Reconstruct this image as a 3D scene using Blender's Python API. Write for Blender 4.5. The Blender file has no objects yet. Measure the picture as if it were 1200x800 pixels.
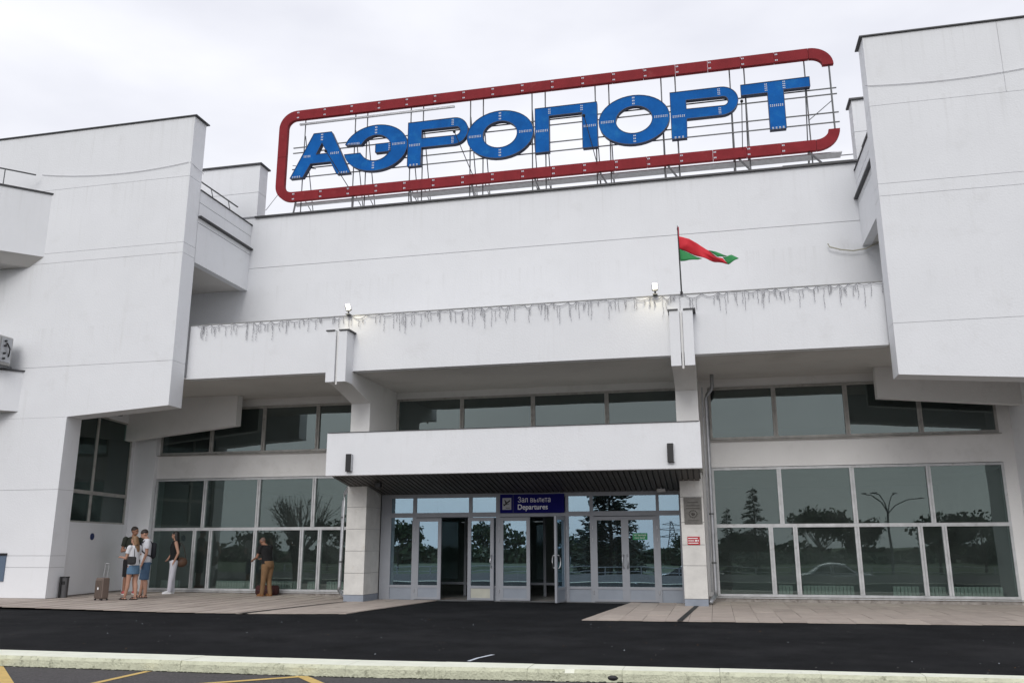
import bpy, bmesh, math, random
from mathutils import Vector, Matrix
random.seed(7)
R = math.radians
sc = bpy.context.scene
# ------------------------------------------------------------------ camera
cam_d = bpy.data.cameras.new('camera'); cam = bpy.data.objects.new('camera', cam_d)
sc.collection.objects.link(cam); sc.camera = cam
cam_d.sensor_width = 36; cam_d.lens = 36 * 1003.8 / 1200; cam_d.clip_end = 2000; cam_d.clip_start = .05
PITCH, ROLL, YAW = R(13.442), R(-0.0725), R(12.994)
fw = Vector((-math.sin(YAW) * math.cos(PITCH), math.cos(YAW) * math.cos(PITCH), math.sin(PITCH)))
r0 = Vector((math.cos(YAW), math.sin(YAW), 0)); u0 = r0.cross(fw)
rt = r0 * math.cos(ROLL) + u0 * math.sin(ROLL); up = -r0 * math.sin(ROLL) + u0 * math.cos(ROLL)
m = Matrix((rt, up, -fw)).transposed().to_4x4(); m.translation = Vector((0, 0, 1.27)); cam.matrix_world = m
# ------------------------------------------------------------------ world, sun, exposure
SUN_EL, SUN_AZ = R(33), R(182)      # azimuth clockwise from +Y: behind the camera, a little to its left
world = bpy.data.worlds.new('World'); sc.world = world; world.use_nodes = True
wn, wl = world.node_tree.nodes, world.node_tree.links; wn.clear()
w_out = wn.new('ShaderNodeOutputWorld'); w_bg = wn.new('ShaderNodeBackground'); w_bg.inputs[1].default_value = .1
sky = wn.new('ShaderNodeTexSky'); sky.sky_type = 'NISHITA'; sky.sun_disc = False
sky.sun_elevation = SUN_EL; sky.sun_rotation = SUN_AZ; sky.air_density = 1.4; sky.dust_density = 3
w_co = wn.new('ShaderNodeTexCoord'); w_map = wn.new('ShaderNodeMapping'); w_map.inputs['Scale'].default_value = (1, 1, 2.6)
w_map.inputs['Location'].default_value = (7.3, 1.9, .2)
w_n = wn.new('ShaderNodeTexNoise'); w_n.inputs['Scale'].default_value = 2.1; w_n.inputs['Detail'].default_value = 5; w_n.inputs['Roughness'].default_value = .5
w_r = wn.new('ShaderNodeValToRGB'); w_r.color_ramp.elements[0].position = .40; w_r.color_ramp.elements[1].position = .66
w_r.color_ramp.elements[0].color = (7.15, 7.25, 7.9, 1); w_r.color_ramp.elements[1].color = (8.9, 8.95, 9.4, 1)
w_mix = wn.new('ShaderNodeMixRGB'); w_mix.inputs[0].default_value = .94
wl.new(w_co.outputs['Generated'], w_map.inputs[0]); wl.new(w_map.outputs[0], w_n.inputs[0]); wl.new(w_n.outputs[0], w_r.inputs[0])
wl.new(sky.outputs[0], w_mix.inputs[1]); wl.new(w_r.outputs[0], w_mix.inputs[2]); wl.new(w_mix.outputs[0], w_bg.inputs[0]); wl.new(w_bg.outputs[0], w_out.inputs[0])
sun_d = bpy.data.lights.new('sun', 'SUN'); sun_d.energy = 1.05; sun_d.angle = R(30); sun_d.color = (1, .985, .96)
sun = bpy.data.objects.new('sun', sun_d); sc.collection.objects.link(sun)
sdir = Vector((math.sin(SUN_AZ) * math.cos(SUN_EL), math.cos(SUN_AZ) * math.cos(SUN_EL), math.sin(SUN_EL)))
sun.rotation_euler = sdir.to_track_quat('Z', 'Y').to_euler()
sc.view_settings.view_transform = 'Standard'; sc.view_settings.look = 'None'; sc.view_settings.exposure = .27; sc.view_settings.gamma = 1
sc.render.engine = 'CYCLES'; sc.cycles.max_bounces = 8; sc.cycles.transparent_max_bounces = 16

# ------------------------------------------------------------------ materials
def mat(name, col, rough=.6, metal=0, noise=.0, nscale=4, bump=0, bscale=60, spec=.5, stain=None, streak=None, em=None, runs=None):
    m = bpy.data.materials.new(name); m.use_nodes = True
    n, l = m.node_tree.nodes, m.node_tree.links; b = n['Principled BSDF']
    b.inputs['Base Color'].default_value = (*col, 1); b.inputs['Roughness'].default_value = rough; b.inputs['Metallic'].default_value = metal
    b.inputs['Specular IOR Level'].default_value = spec
    tc = n.new('ShaderNodeTexCoord'); cur = None
    def ramp(fac_sock, p0, p1, c0, c1):
        r = n.new('ShaderNodeValToRGB'); r.color_ramp.elements[0].position = p0; r.color_ramp.elements[1].position = p1
        r.color_ramp.elements[0].color = (*c0, 1); r.color_ramp.elements[1].color = (*c1, 1); l.new(fac_sock, r.inputs[0]); return r.outputs[0]
    if noise:
        t = n.new('ShaderNodeTexNoise'); t.inputs['Scale'].default_value = nscale; t.inputs['Detail'].default_value = 6; t.inputs['Roughness'].default_value = .6
        l.new(tc.outputs['Object'], t.inputs[0])
        cur = ramp(t.outputs[0], .3, .7, [c * (1 - noise) for c in col], [min(1, c * (1 + noise)) for c in col])
    def over(prev, fac, c):
        x = n.new('ShaderNodeMixRGB'); l.new(fac, x.inputs[0])
        if prev is None: x.inputs[1].default_value = (*col, 1)
        else: l.new(prev, x.inputs[1])
        x.inputs[2].default_value = (*c, 1); return x.outputs[0]
    if stain:
        c, sca, p0, p1, amt = stain
        t = n.new('ShaderNodeTexNoise'); t.inputs['Scale'].default_value = sca; t.inputs['Detail'].default_value = 8; t.inputs['Roughness'].default_value = .7
        mp = n.new('ShaderNodeMapping'); mp.inputs['Location'].default_value = (5, 2, 9); l.new(tc.outputs['Object'], mp.inputs[0]); l.new(mp.outputs[0], t.inputs[0])
        cur = over(cur, ramp(t.outputs[0], p0, p1, (0, 0, 0), (amt, amt, amt)), c)
    if streak:
        c, p0, p1, amt = streak
        t = n.new('ShaderNodeTexNoise'); t.inputs['Scale'].default_value = 1; t.inputs['Detail'].default_value = 7; t.inputs['Roughness'].default_value = .65
        mp = n.new('ShaderNodeMapping'); mp.inputs['Scale'].default_value = (5, 5, .35); l.new(tc.outputs['Object'], mp.inputs[0]); l.new(mp.outputs[0], t.inputs[0])
        cur = over(cur, ramp(t.outputs[0], p0, p1, (0, 0, 0), (amt, amt, amt)), c)
    if runs:     # rain runs hanging from the edges at these heights, each about a metre long
        sep = n.new('ShaderNodeSeparateXYZ'); l.new(tc.outputs['Object'], sep.inputs[0])
        t = n.new('ShaderNodeTexNoise'); t.inputs['Scale'].default_value = 1; t.inputs['Detail'].default_value = 4; t.inputs['Roughness'].default_value = .7
        mp = n.new('ShaderNodeMapping'); mp.inputs['Scale'].default_value = (9, 9, .22); l.new(tc.outputs['Object'], mp.inputs[0]); l.new(mp.outputs[0], t.inputs[0])
        f = ramp(t.outputs[0], .52, .74, (0, 0, 0), (1, 1, 1)); tot = None
        for z, ln in runs:
            mr = n.new('ShaderNodeMapRange'); mr.inputs['From Min'].default_value = z - ln; mr.inputs['From Max'].default_value = z; mr.inputs['To Min'].default_value = 0; mr.inputs['To Max'].default_value = 1; l.new(sep.outputs[2], mr.inputs[0])
            lt = n.new('ShaderNodeMath'); lt.operation = 'LESS_THAN'; lt.inputs[1].default_value = z + .01; l.new(sep.outputs[2], lt.inputs[0])
            mu = n.new('ShaderNodeMath'); mu.operation = 'MULTIPLY'; l.new(mr.outputs[0], mu.inputs[0]); l.new(lt.outputs[0], mu.inputs[1])
            if tot is None: tot = mu.outputs[0]
            else: mx_ = n.new('ShaderNodeMath'); mx_.operation = 'MAXIMUM'; l.new(tot, mx_.inputs[0]); l.new(mu.outputs[0], mx_.inputs[1]); tot = mx_.outputs[0]
        m3 = n.new('ShaderNodeMath'); m3.operation = 'MULTIPLY'; l.new(f, m3.inputs[0]); l.new(tot, m3.inputs[1]); m4 = n.new('ShaderNodeMath'); m4.operation = 'MULTIPLY'; m4.inputs[1].default_value = .22; l.new(m3.outputs[0], m4.inputs[0])
        cur = over(cur, m4.outputs[0], (.42, .415, .39))
    if cur is not None: l.new(cur, b.inputs['Base Color'])
    if bump:
        t = n.new('ShaderNodeTexNoise'); t.inputs['Scale'].default_value = bscale; t.inputs['Detail'].default_value = 4
        l.new(tc.outputs['Object'], t.inputs[0]); bp = n.new('ShaderNodeBump'); bp.inputs['Strength'].default_value = bump; bp.inputs['Distance'].default_value = .02
        l.new(t.outputs[0], bp.inputs['Height']); l.new(bp.outputs[0], b.inputs['Normal'])
    if em: b.inputs['Emission Color'].default_value = (*em[0], 1); b.inputs['Emission Strength'].default_value = em[1]
    return m

def glass(name, tint, refl, gcol=(1, 1, 1), rough=.0, dust_haze=.05):
    m = bpy.data.materials.new(name); m.use_nodes = True
    n, l = m.node_tree.nodes, m.node_tree.links; n.clear()
    o = n.new('ShaderNodeOutputMaterial'); mx = n.new('ShaderNodeMixShader'); tr = n.new('ShaderNodeBsdfTransparent'); gl = n.new('ShaderNodeBsdfGlossy')
    tr.inputs[0].default_value = (*tint, 1); gl.inputs[0].default_value = (*gcol, 1); gl.inputs['Roughness'].default_value = rough
    fr = n.new('ShaderNodeFresnel'); fr.inputs[0].default_value = 1.5
    # old float glass is never quite flat: a gentle wave bends what it mirrors
    tc = n.new('ShaderNodeTexCoord'); t = n.new('ShaderNodeTexNoise'); t.inputs['Scale'].default_value = .9; t.inputs['Detail'].default_value = 1
    bp = n.new('ShaderNodeBump'); bp.inputs['Strength'].default_value = .12; bp.inputs['Distance'].default_value = .02
    l.new(tc.outputs['Object'], t.inputs[0]); l.new(t.outputs[0], bp.inputs['Height']); l.new(bp.outputs[0], gl.inputs['Normal'])
    a = n.new('ShaderNodeMath'); a.operation = 'ADD'; a.inputs[1].default_value = refl; a.use_clamp = True
    l.new(fr.outputs[0], a.inputs[0]); l.new(a.outputs[0], mx.inputs[0]); l.new(tr.outputs[0], mx.inputs[1]); l.new(gl.outputs[0], mx.inputs[2])
    # a dusty film that also paints ambient haze into the dark panes
    df = n.new('ShaderNodeBsdfDiffuse'); df.inputs[0].default_value = (.30, .34, .33, 1); m2 = n.new('ShaderNodeMixShader'); t2 = n.new('ShaderNodeTexNoise'); t2.inputs['Scale'].default_value = 1.3; t2.inputs['Detail'].default_value = 6
    l.new(tc.outputs['Object'], t2.inputs[0]); mr = n.new('ShaderNodeMapRange'); mr.inputs['From Min'].default_value = .3; mr.inputs['From Max'].default_value = .7; mr.inputs['To Min'].default_value = dust_haze * .5; mr.inputs['To Max'].default_value = dust_haze * 1.6
    l.new(t2.outputs[0], mr.inputs[0]); l.new(mr.outputs[0], m2.inputs[0]); l.new(mx.outputs[0], m2.inputs[1]); l.new(df.outputs[0], m2.inputs[2]); l.new(m2.outputs[0], o.inputs[0])
    return m

plaster = mat('white_plaster', (.755, .765, .785), .85, noise=.022, nscale=.9, bump=.22, bscale=26, stain=((.62, .62, .62), 1.3, .57, .74, .38), streak=((.6, .6, .59), .6, .8, .38), runs=((12.13, 1.5), (10.48, 1.3), (8.4, .7), (6.65, .5), (3.83, .35)))
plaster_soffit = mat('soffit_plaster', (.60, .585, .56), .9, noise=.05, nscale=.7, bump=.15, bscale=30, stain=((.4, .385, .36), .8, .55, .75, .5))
plaster_warm = mat('offwhite_plaster', (.76, .755, .745), .85, noise=.04, nscale=.8, bump=.25, bscale=26, stain=((.56, .55, .53), 1.1, .55, .74, .5))
joint_dark = mat('joint_mortar', (.36, .36, .37), .95)
coping_m = mat('dark_metal_coping', (.055, .055, .058), .5, .3, noise=.2, nscale=3)
stone = mat('stone_cladding', (.63, .62, .59), .75, noise=.1, nscale=3.5, bump=.2, bscale=18, stain=((.46, .41, .32), 2.3, .6, .76, .6), streak=((.35, .34, .3), .6, .78, .5))
alu = mat('weathered_aluminium', (.50, .51, .52), .5, .25, noise=.15, nscale=5, stain=((.2, .18, .16), 6, .58, .72, .6))
alu_brown = mat('weathered_bronze_frame', (.40, .39, .37), .55, .2, noise=.2, nscale=5, stain=((.12, .1, .08), 6, .55, .72, .6))
pvc = mat('grey_door_frame', (.27, .285, .315), .45, noise=.06, nscale=3)
pvc_d = mat('grey_door_panel', (.24, .27, .315), .5, noise=.06, nscale=3)
pvc_l = mat('yellowed_kick_panel', (.42, .42, .36), .5, noise=.08, nscale=6)
steel = mat('brushed_steel', (.6, .61, .63), .3, .9)
galv = mat('galvanised_steel', (.42, .43, .45), .42, .6, noise=.15, nscale=8)
galv_d = mat('dull_grey_steel', (.13, .135, .14), .6, .35, noise=.25, nscale=4, stain=((.12, .06, .03), 5, .6, .7, .6))
black = mat('black_plastic', (.012, .012, .013), .45)
g_win = glass('window_glass', (.68, .75, .73), .06, (.73, .86, .84))
g_up = glass('upper_window_glass', (.5, .56, .56), .10, (.76, .88, .87))
g_side = glass('shaded_window_glass', (.5, .58, .56), .02, (.8, .92, .9))
g_door = glass('door_glass', (.5, .58, .6), .40, (.55, .76, .90), dust_haze=.03)
g_in = glass('inner_door_glass', (.6, .66, .66), .08, (.8, .9, .95))
blue_l = mat('blue_sign_paint', (.005, .105, .375), .6, spec=.08, noise=.14, nscale=2.2, stain=((.02, .18, .46), 3, .52, .7, .6), streak=((.01, .08, .28), .55, .8, .4))
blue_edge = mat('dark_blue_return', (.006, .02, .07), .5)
red_p = mat('red_frame_paint', (.235, .027, .033), .6, spec=.08, noise=.12, nscale=2.5, streak=((.16, .02, .025), .5, .8, .5), stain=((.3, .08, .08), 3, .6, .75, .5))
white_p = mat('white_dot_paint', (.55, .59, .66), .6)
tile_m = mat('pavement_stone', (.42, .36, .315), .8, noise=.1, nscale=2.4, bump=.3, bscale=40, stain=((.24, .2, .175), 1.7, .55, .75, .55))
tile_m2 = mat('pavement_stone_pale', (.445, .385, .335), .8, noise=.1, nscale=2.9, bump=.3, bscale=40, stain=((.27, .23, .2), 2.1, .55, .75, .5))
tile_m3 = mat('pavement_stone_dull', (.395, .338, .295), .82, noise=.12, nscale=2.1, bump=.3, bscale=40, stain=((.2, .17, .15), 1.5, .52, .75, .5))
plinth_m = mat('stained_concrete_plinth', (.3, .28, .26), .9, noise=.25, nscale=7, bump=.6, bscale=20, stain=((.1, .08, .07), 5, .5, .65, .8))
tarmac = mat('fresh_black_asphalt', (.0120, .0126, .0140), .95, noise=.35, nscale=1.6, bump=.5, bscale=140, spec=.1, stain=((.034, .034, .036), .45, .5, .75, .7))
road_m = mat('old_grey_asphalt', (.078, .072, .074), .9, noise=.45, nscale=38, bump=.9, bscale=120, stain=((.16, .15, .15), 60, .62, .7, .8))
yellow_m = mat('yellow_road_paint', (.62, .43, .14), .8, noise=.12, nscale=8, stain=((.18, .15, .1), 22, .62, .7, .6), bump=.5, bscale=120)
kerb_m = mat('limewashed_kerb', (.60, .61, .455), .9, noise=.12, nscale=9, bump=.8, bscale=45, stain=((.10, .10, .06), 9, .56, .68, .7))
kerb_t = mat('limewashed_kerb_lit_top', (.78, .79, .67), .85, noise=.07, nscale=4, bump=.6, bscale=40, stain=((.3, .29, .22), 6, .64, .72, .6))  # paler than the front: light falling on the top is put into the colour
soil_m = mat('kerb_dirt', (.03, .032, .018), .95, noise=.5, nscale=20)
grass_m = mat('rough_grass', (.05, .075, .028), .95, noise=.4, nscale=.5)
dark_in = mat('interior_wall', (.34, .36, .35), .9, noise=.1, nscale=1)
floor_in = mat('interior_floor', (.28, .27, .26), .4, noise=.1, nscale=1)
rad_m = mat('radiator_enamel', (.72, .74, .70), .5)
slat_m = mat('dark_slat', (.085, .08, .075), .5, .2, noise=.15, nscale=2)
cable_m = mat('cable', (.20, .20, .21), .6); cable_w = mat('white_cable', (.42, .42, .44), .6)
lamp_e = mat('lit_floodlight', (1, 1, 1), .4, em=((1, .95, .84), 5))
flag_r = mat('flag_red', (.62, .02, .035), .75); flag_g = mat('flag_green', (.03, .25, .075), .75)
sign_blue = mat('sign_navy', (.012, .012, .13), .7, spec=.05); sign_w = mat('sign_white', (.8, .8, .84), .5); sign_red = mat('sign_red', (.42, .012, .02), .5); sign_green = mat('sign_green', (.005, .2, .07), .5); sign_txt = mat('sign_text_white', (.8, .8, .8), .5)
bronze = mat('dull_bronze', (.135, .13, .12), .5, .5, noise=.2, nscale=12); bronze_l = mat('dark_relief', (.055, .05, .045), .5, .5)
ac_m = mat('ac_enamel', (.42, .42, .41), .5, noise=.08, nscale=4, stain=((.2, .17, .14), 5, .6, .72, .5))

# ------------------------------------------------------------------ mesh helpers
col = sc.collection
class MB:
    def __init__(s): s.v, s.f, s.m = [], [], []
    def add(s, vs, fs, mi=0):
        b = len(s.v); s.v += [tuple(v) for v in vs]; s.f += [tuple(i + b for i in f) for f in fs]; s.m += [mi] * len(fs)
    def box(s, x0, x1, y0, y1, z0, z1, mi=0):
        s.add([(x0, y0, z0), (x1, y0, z0), (x1, y1, z0), (x0, y1, z0), (x0, y0, z1), (x1, y0, z1), (x1, y1, z1), (x0, y1, z1)],
              [(0, 3, 2, 1), (4, 5, 6, 7), (0, 1, 5, 4), (1, 2, 6, 5), (2, 3, 7, 6), (3, 0, 4, 7)], mi)
    def prism(s, pts, a0, a1, axis='y', mi=0):   # pts ccw in (x,z) for y, (x,y) for z, (y,z) for x
        def P(p, a): return {'y': (p[0], a, p[1]), 'z': (p[0], p[1], a), 'x': (a, p[0], p[1])}[axis]
        n = len(pts); s.add([P(p, a0) for p in pts] + [P(p, a1) for p in pts],
              [tuple(range(n)), tuple(range(2 * n - 1, n - 1, -1))] + [(i, i + n, (i + 1) % n + n, (i + 1) % n) for i in range(n)], mi)
    def bar(s, p, q, w, h=None, mi=0, up=(0, 0, 1)):
        p, q = Vector(p), Vector(q); h = h or w; d = (q - p).normalized(); u = Vector(up)
        if abs(d.dot(u)) > .98: u = Vector((0, 1, 0))
        a = d.cross(u).normalized() * w / 2; b = a.cross(d).normalized() * h / 2
        s.add([p - a - b, p + a - b, p + a + b, p - a + b, q - a - b, q + a - b, q + a + b, q - a + b],
              [(0, 1, 2, 3), (7, 6, 5, 4), (0, 4, 5, 1), (1, 5, 6, 2), (2, 6, 7, 3), (3, 7, 4, 0)], mi)
    def tube(s, pts, r, n=8, mi=0, cap=True):
        pts = [Vector(p) for p in pts]; rs = r if isinstance(r, (list, tuple)) else [r] * len(pts); rings = []
        for i, p in enumerate(pts):
            d = (pts[min(i + 1, len(pts) - 1)] - pts[max(i - 1, 0)]).normalized(); u = Vector((0, 0, 1)) if abs(d.z) < .9 else Vector((0, 1, 0))
            a = d.cross(u).normalized(); b = a.cross(d)
            rings.append([p + (a * math.cos(t) + b * math.sin(t)) * rs[i] for t in [2 * math.pi * k / n for k in range(n)]])
        vs = [v for g in rings for v in g]; fs = []
        for i in range(len(pts) - 1):
            for k in range(n): fs.append((i * n + k, i * n + (k + 1) % n, (i + 1) * n + (k + 1) % n, (i + 1) * n + k))
        if cap: fs += [tuple(range(n))[::-1], tuple(range((len(pts) - 1) * n, len(pts) * n))]
        s.add(vs, fs, mi)
    def ball(s, c, rx, ry, rz, n=12, k=8, mi=0):
        vs = [(c[0], c[1], c[2] - rz)]
        for j in range(1, k):
            a = -math.pi / 2 + math.pi * j / k
            vs += [(c[0] + rx * math.cos(a) * math.cos(2 * math.pi * i / n), c[1] + ry * math.cos(a) * math.sin(2 * math.pi * i / n), c[2] + rz * math.sin(a)) for i in range(n)]
        vs.append((c[0], c[1], c[2] + rz)); L = len(vs) - 1; fs = [(0, 1 + (i + 1) % n, 1 + i) for i in range(n)]
        for j in range(k - 2):
            for i in range(n): fs.append((1 + j * n + i, 1 + j * n + (i + 1) % n, 1 + (j + 1) * n + (i + 1) % n, 1 + (j + 1) * n + i))
        fs += [(L, L - n + i, L - n + (i + 1) % n) for i in range(n)]; s.add(vs, fs, mi)
    def rings(s, rings, mi=0, cap=True):
        n = len(rings[0]); vs = [v for g in rings for v in g]; fs = []
        for i in range(len(rings) - 1):
            for k in range(n): fs.append((i * n + k, i * n + (k + 1) % n, (i + 1) * n + (k + 1) % n, (i + 1) * n + k))
        if cap: fs += [tuple(range(n))[::-1], tuple(range((len(rings) - 1) * n, len(rings) * n))]
        s.add(vs, fs, mi)
    def mesh(s, name, mats, smooth=False, bevel=0):
        me = bpy.data.meshes.new(name); me.from_pydata(s.v, [], s.f)
        for x in (mats if isinstance(mats, (list, tuple)) else [mats]): me.materials.append(x)
        me.polygons.foreach_set('material_index', s.m)
        bm = bmesh.new(); bm.from_mesh(me); bmesh.ops.recalc_face_normals(bm, faces=bm.faces)
        if bevel: bmesh.ops.bevel(bm, geom=[e for e in bm.edges], offset=bevel, segments=1, affect='EDGES', clamp_overlap=True)
        bm.to_mesh(me); bm.free()
        if smooth: me.polygons.foreach_set('use_smooth', [True] * len(me.polygons))
        return me
    def build(s, name, mats, parent=None, smooth=False, bevel=0, **kw):
        return link(name, s.mesh(name, mats, smooth, bevel), parent, **kw)
def WM(o):
    m = Matrix.LocRotScale(o.location, o.rotation_euler, o.scale)
    return m if o.parent is None else WM(o.parent) @ o.matrix_parent_inverse @ m
def link(name, me, parent=None, **kw):
    o = bpy.data.objects.new(name, me); col.objects.link(o)
    if parent is not None:
        o.parent = parent
        if not kw.pop('local', False): o.matrix_parent_inverse = WM(parent).inverted()
    kw.pop('local', None)
    for k, v in kw.items(): o[k] = v
    return o
def thing(name, label, cat, loc=(0, 0, 0), rz=0, group=None):
    o = bpy.data.objects.new(name, None); col.objects.link(o); o.location = loc; o.rotation_euler = (0, 0, rz); o.empty_display_size = .2
    tag(o, label, cat, group); return o
def tag(o, label, cat, group=None):
    o['label'] = label; o['category'] = cat
    if group: o['group'] = group
    return o
def B(name, x0, x1, y0, y1, z0, z1, m, parent=None, bevel=0, **kw):
    b = MB(); b.box(x0, x1, y0, y1, z0, z1); return b.build(name, m, parent, bevel=bevel, **kw)
def text_mesh(s, target_w, target_h, bold=0.0, align='LEFT', depth=.004, fat=0):
    cu = bpy.data.curves.new('lettering', 'FONT'); cu.body = s; cu.size = 1; cu.extrude = .01; cu.offset = bold; cu.align_x = align
    o = bpy.data.objects.new('tmp', cu); col.objects.link(o); dg = bpy.context.evaluated_depsgraph_get(); dg.update()
    me = bpy.data.meshes.new_from_object(o.evaluated_get(dg)); bpy.data.objects.remove(o)
    xs = [v.co.x for v in me.vertices]; ys = [v.co.y for v in me.vertices]
    if not xs: return me
    w, h = max(xs) - min(xs), max(ys) - min(ys); x0, y0 = min(xs), min(ys)
    if fat:                      # thicken the strokes by growing each glyph along its outline
        bm = bmesh.new(); bm.from_mesh(me); bmesh.ops.remove_doubles(bm, verts=bm.verts, dist=1e-5); acc = {}
        for e in bm.edges:
            side = [f for f in e.link_faces if abs(f.normal.z) < .5]; 
        for v in bm.verts:
            nn = Vector((0, 0, 0))
            for f in v.link_faces:
                if abs(f.normal.z) < .5: nn += f.normal
            acc[v] = nn.normalized() * fat if nn.length > .1 else Vector((0, 0, 0))
        for v, d in acc.items(): v.co.x += d.x; v.co.y += d.y
        bm.to_mesh(me); bm.free()
    for v in me.vertices:   # upright, facing -Y, origin at lower left
        v.co = Vector(((v.co.x - x0) / w * target_w, -v.co.z * depth / .01, (v.co.y - y0) / h * target_h))
    return me

C = -4.423
def gz(x): return .08 * min(1, max(0, (-9 - x) / 6))
# ================================================================== SETTING
# ground sheets
def sheet(name, pts, z, m, zf=None):
    b = MB(); b.add([(p[0], p[1], (zf(*p) if zf else z)) for p in pts], [tuple(range(len(pts)))]); o = b.build(name, m, kind='structure'); return o
kb = [(-60, 9.75), (-9, 9.74), (-4.2, 9.76), (-1.3, 9.9), (1.3, 9.99), (3, 10.04), (12, 10.3), (60, 11.7)]
kf = [(-60, 9.2), (-8.4, 9.23), (-4.1, 9.28), (-1.28, 9.54), (1.3, 9.72), (3, 9.78), (12, 10.05), (60, 11.45)]
def lerp_line(L, x):
    for a, b in zip(L, L[1:]):
        if a[0] <= x <= b[0]: return a[1] + (b[1] - a[1]) * (x - a[0]) / (b[0] - a[0])
    return L[0][1] if x < L[0][0] else L[-1][1]
def grid_sheet(name, xs, ys, zf, m):
    b = MB(); nx = len(xs); vs = [(x, y, zf(x, y)) for y in ys for x in xs]
    fs = [(j * nx + i, j * nx + i + 1, (j + 1) * nx + i + 1, (j + 1) * nx + i) for j in range(len(ys) - 1) for i in range(nx - 1)]
    b.add(vs, fs); return b.build(name, m, kind='structure')
# forecourt of fresh asphalt, from the kerb to the pavement and on to the doors
b = MB(); xs = [-60, -30, -16, -15, -13, -11, -9, -7, -5, -3, -1, 1, 3, 6, 12, 60]
vs = [(x, lerp_line(kb, x) - .02, 0) for x in xs] + [(x, 22.2, gz(x)) for x in xs]
nb = len(xs); b.add(vs, [(i, i + 1, nb + i + 1, nb + i) for i in range(nb - 1)])
b.build('asphalt_forecourt', tarmac, kind='structure')
# road, lower by the height of the kerb; behind the camera the land falls away to a second, lower road
def zroad(x, y):
    if y >= -3: return -.115
    if y > -6: return -.115 - 1.05 * ((-3 - y) / 3)
    return -1.165
grid_sheet('road', [-60, -20, -10, 0, 10, 20, 60], [-20, -6, -4.5, -3, 0, 5, 12.5], zroad, road_m)
grid_sheet('ground', [-900, -300, -100, -60, 60, 100, 300, 900], [-900, -400, -150, -60, -20.5, -19.5, -6.5, 30, 150, 900], lambda x, y: -1.17 if y < -20 else -1.7 if y < -6 else -1.7 if y<0 else -.3, grass_m)
# kerb of painted stones
kerb = bpy.data.objects.new('kerb', None); col.objects.link(kerb); kerb['kind'] = 'structure'
x = -19.0; kr = random.Random(3)
while x < 9:
    x1 = x + 1.0 + kr.uniform(-.01, .01); g = .0018; dz = kr.uniform(-.002, .002)
    a, c = x + g, x1 - g; yb0, yb1, yf0, yf1 = lerp_line(kb, a), lerp_line(kb, c), lerp_line(kf, a), lerp_line(kf, c); dy = kr.uniform(-.003, .003)
    hole = (-.55 < a < .45)
    s = MB(); n = 10
    def ring(px, yf, yb, w1, w2): return [(px, yf + dy, -.16), (px, yf + dy + w2, -.03 + dz), (px, yf + dy + .025 + w1, .006 + dz), (px, yb, .006 + dz), (px, yb, -.16)]
    rr = []
    for i in range(n + 1):
        t = i / n; rr.append(ring(a + (c - a) * t, yf0 + (yf1 - yf0) * t, yb0 + (yb1 - yb0) * t, kr.uniform(-.010, .010), kr.uniform(-.006, .006)))
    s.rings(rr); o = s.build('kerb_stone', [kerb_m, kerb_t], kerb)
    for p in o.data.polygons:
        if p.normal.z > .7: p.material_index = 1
    x = x1
# the run of dirt at the foot of the kerb
b = MB(); kr = random.Random(5)
for i in range(2600):
    px = kr.uniform(-18, 8); py = lerp_line(kf, px) - kr.uniform(-.01, .035); s = kr.uniform(.002, .009)
    b.box(px - s * 1.6, px + s * 1.6, py - s, py + s, -.118, -.118 + s * 1.2)
b.build('kerb_dirt', soil_m, kind='stuff')
b = MB(); b.ball((.0, 0, 0), .065, .018, .03, 12, 6); o = b.build('drain_hole', black, None); o.location = (-1.13, lerp_line(kf, -1.13) + .008, -.072); tag(o, 'small dark drain hole in the pale painted kerb', 'drain hole')
# yellow bay markings on the road, a stroke of white on the asphalt
def strip(name, pts, z, m, parent=None, **kw):
    b = MB(); n = len(pts); b.add([(p[0], p[1], z) for p in pts], [tuple(range(n))]); return b.build(name, m, parent, **kw)
mk = bpy.data.objects.new('road_marking', None); col.objects.link(mk); mk['kind'] = 'structure'
strip('bay_line', [(-8.37, 9.21), (-8.53, 9.19), (-5.92, 6.72), (-5.78, 6.76)], -.111, yellow_m, mk)
strip('bay_line', [(-12.5, 9.17), (-12.5, 9.07), (-8.44, 9.12), (-8.55, 9.19)], -.110, yellow_m, mk)
strip('bay_line', [(-6.45, 9.23), (-6.37, 9.24), (-6.36, 8.31), (-6.34, 6.6), (-6.42, 6.6), (-6.445, 8.29)], -.111, yellow_m, mk)
strip('bay_line', [(-4.60, 9.25), (-4.44, 9.25), (-2.45, 7.13), (-2.60, 7.09)], -.111, yellow_m, mk)
strip('bay_line', [(-4.56, 9.22), (-4.49, 9.15), (-7.2, 6.75), (-7.3, 6.78)], -.110, yellow_m, mk)
strip('white_line', [(-2.83, 9.95), (-2.79, 9.95), (-2.76, 10.25), (-2.66, 10.6), (-2.71, 10.6), (-2.80, 10.26)], .004, white_p, mk)
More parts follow.
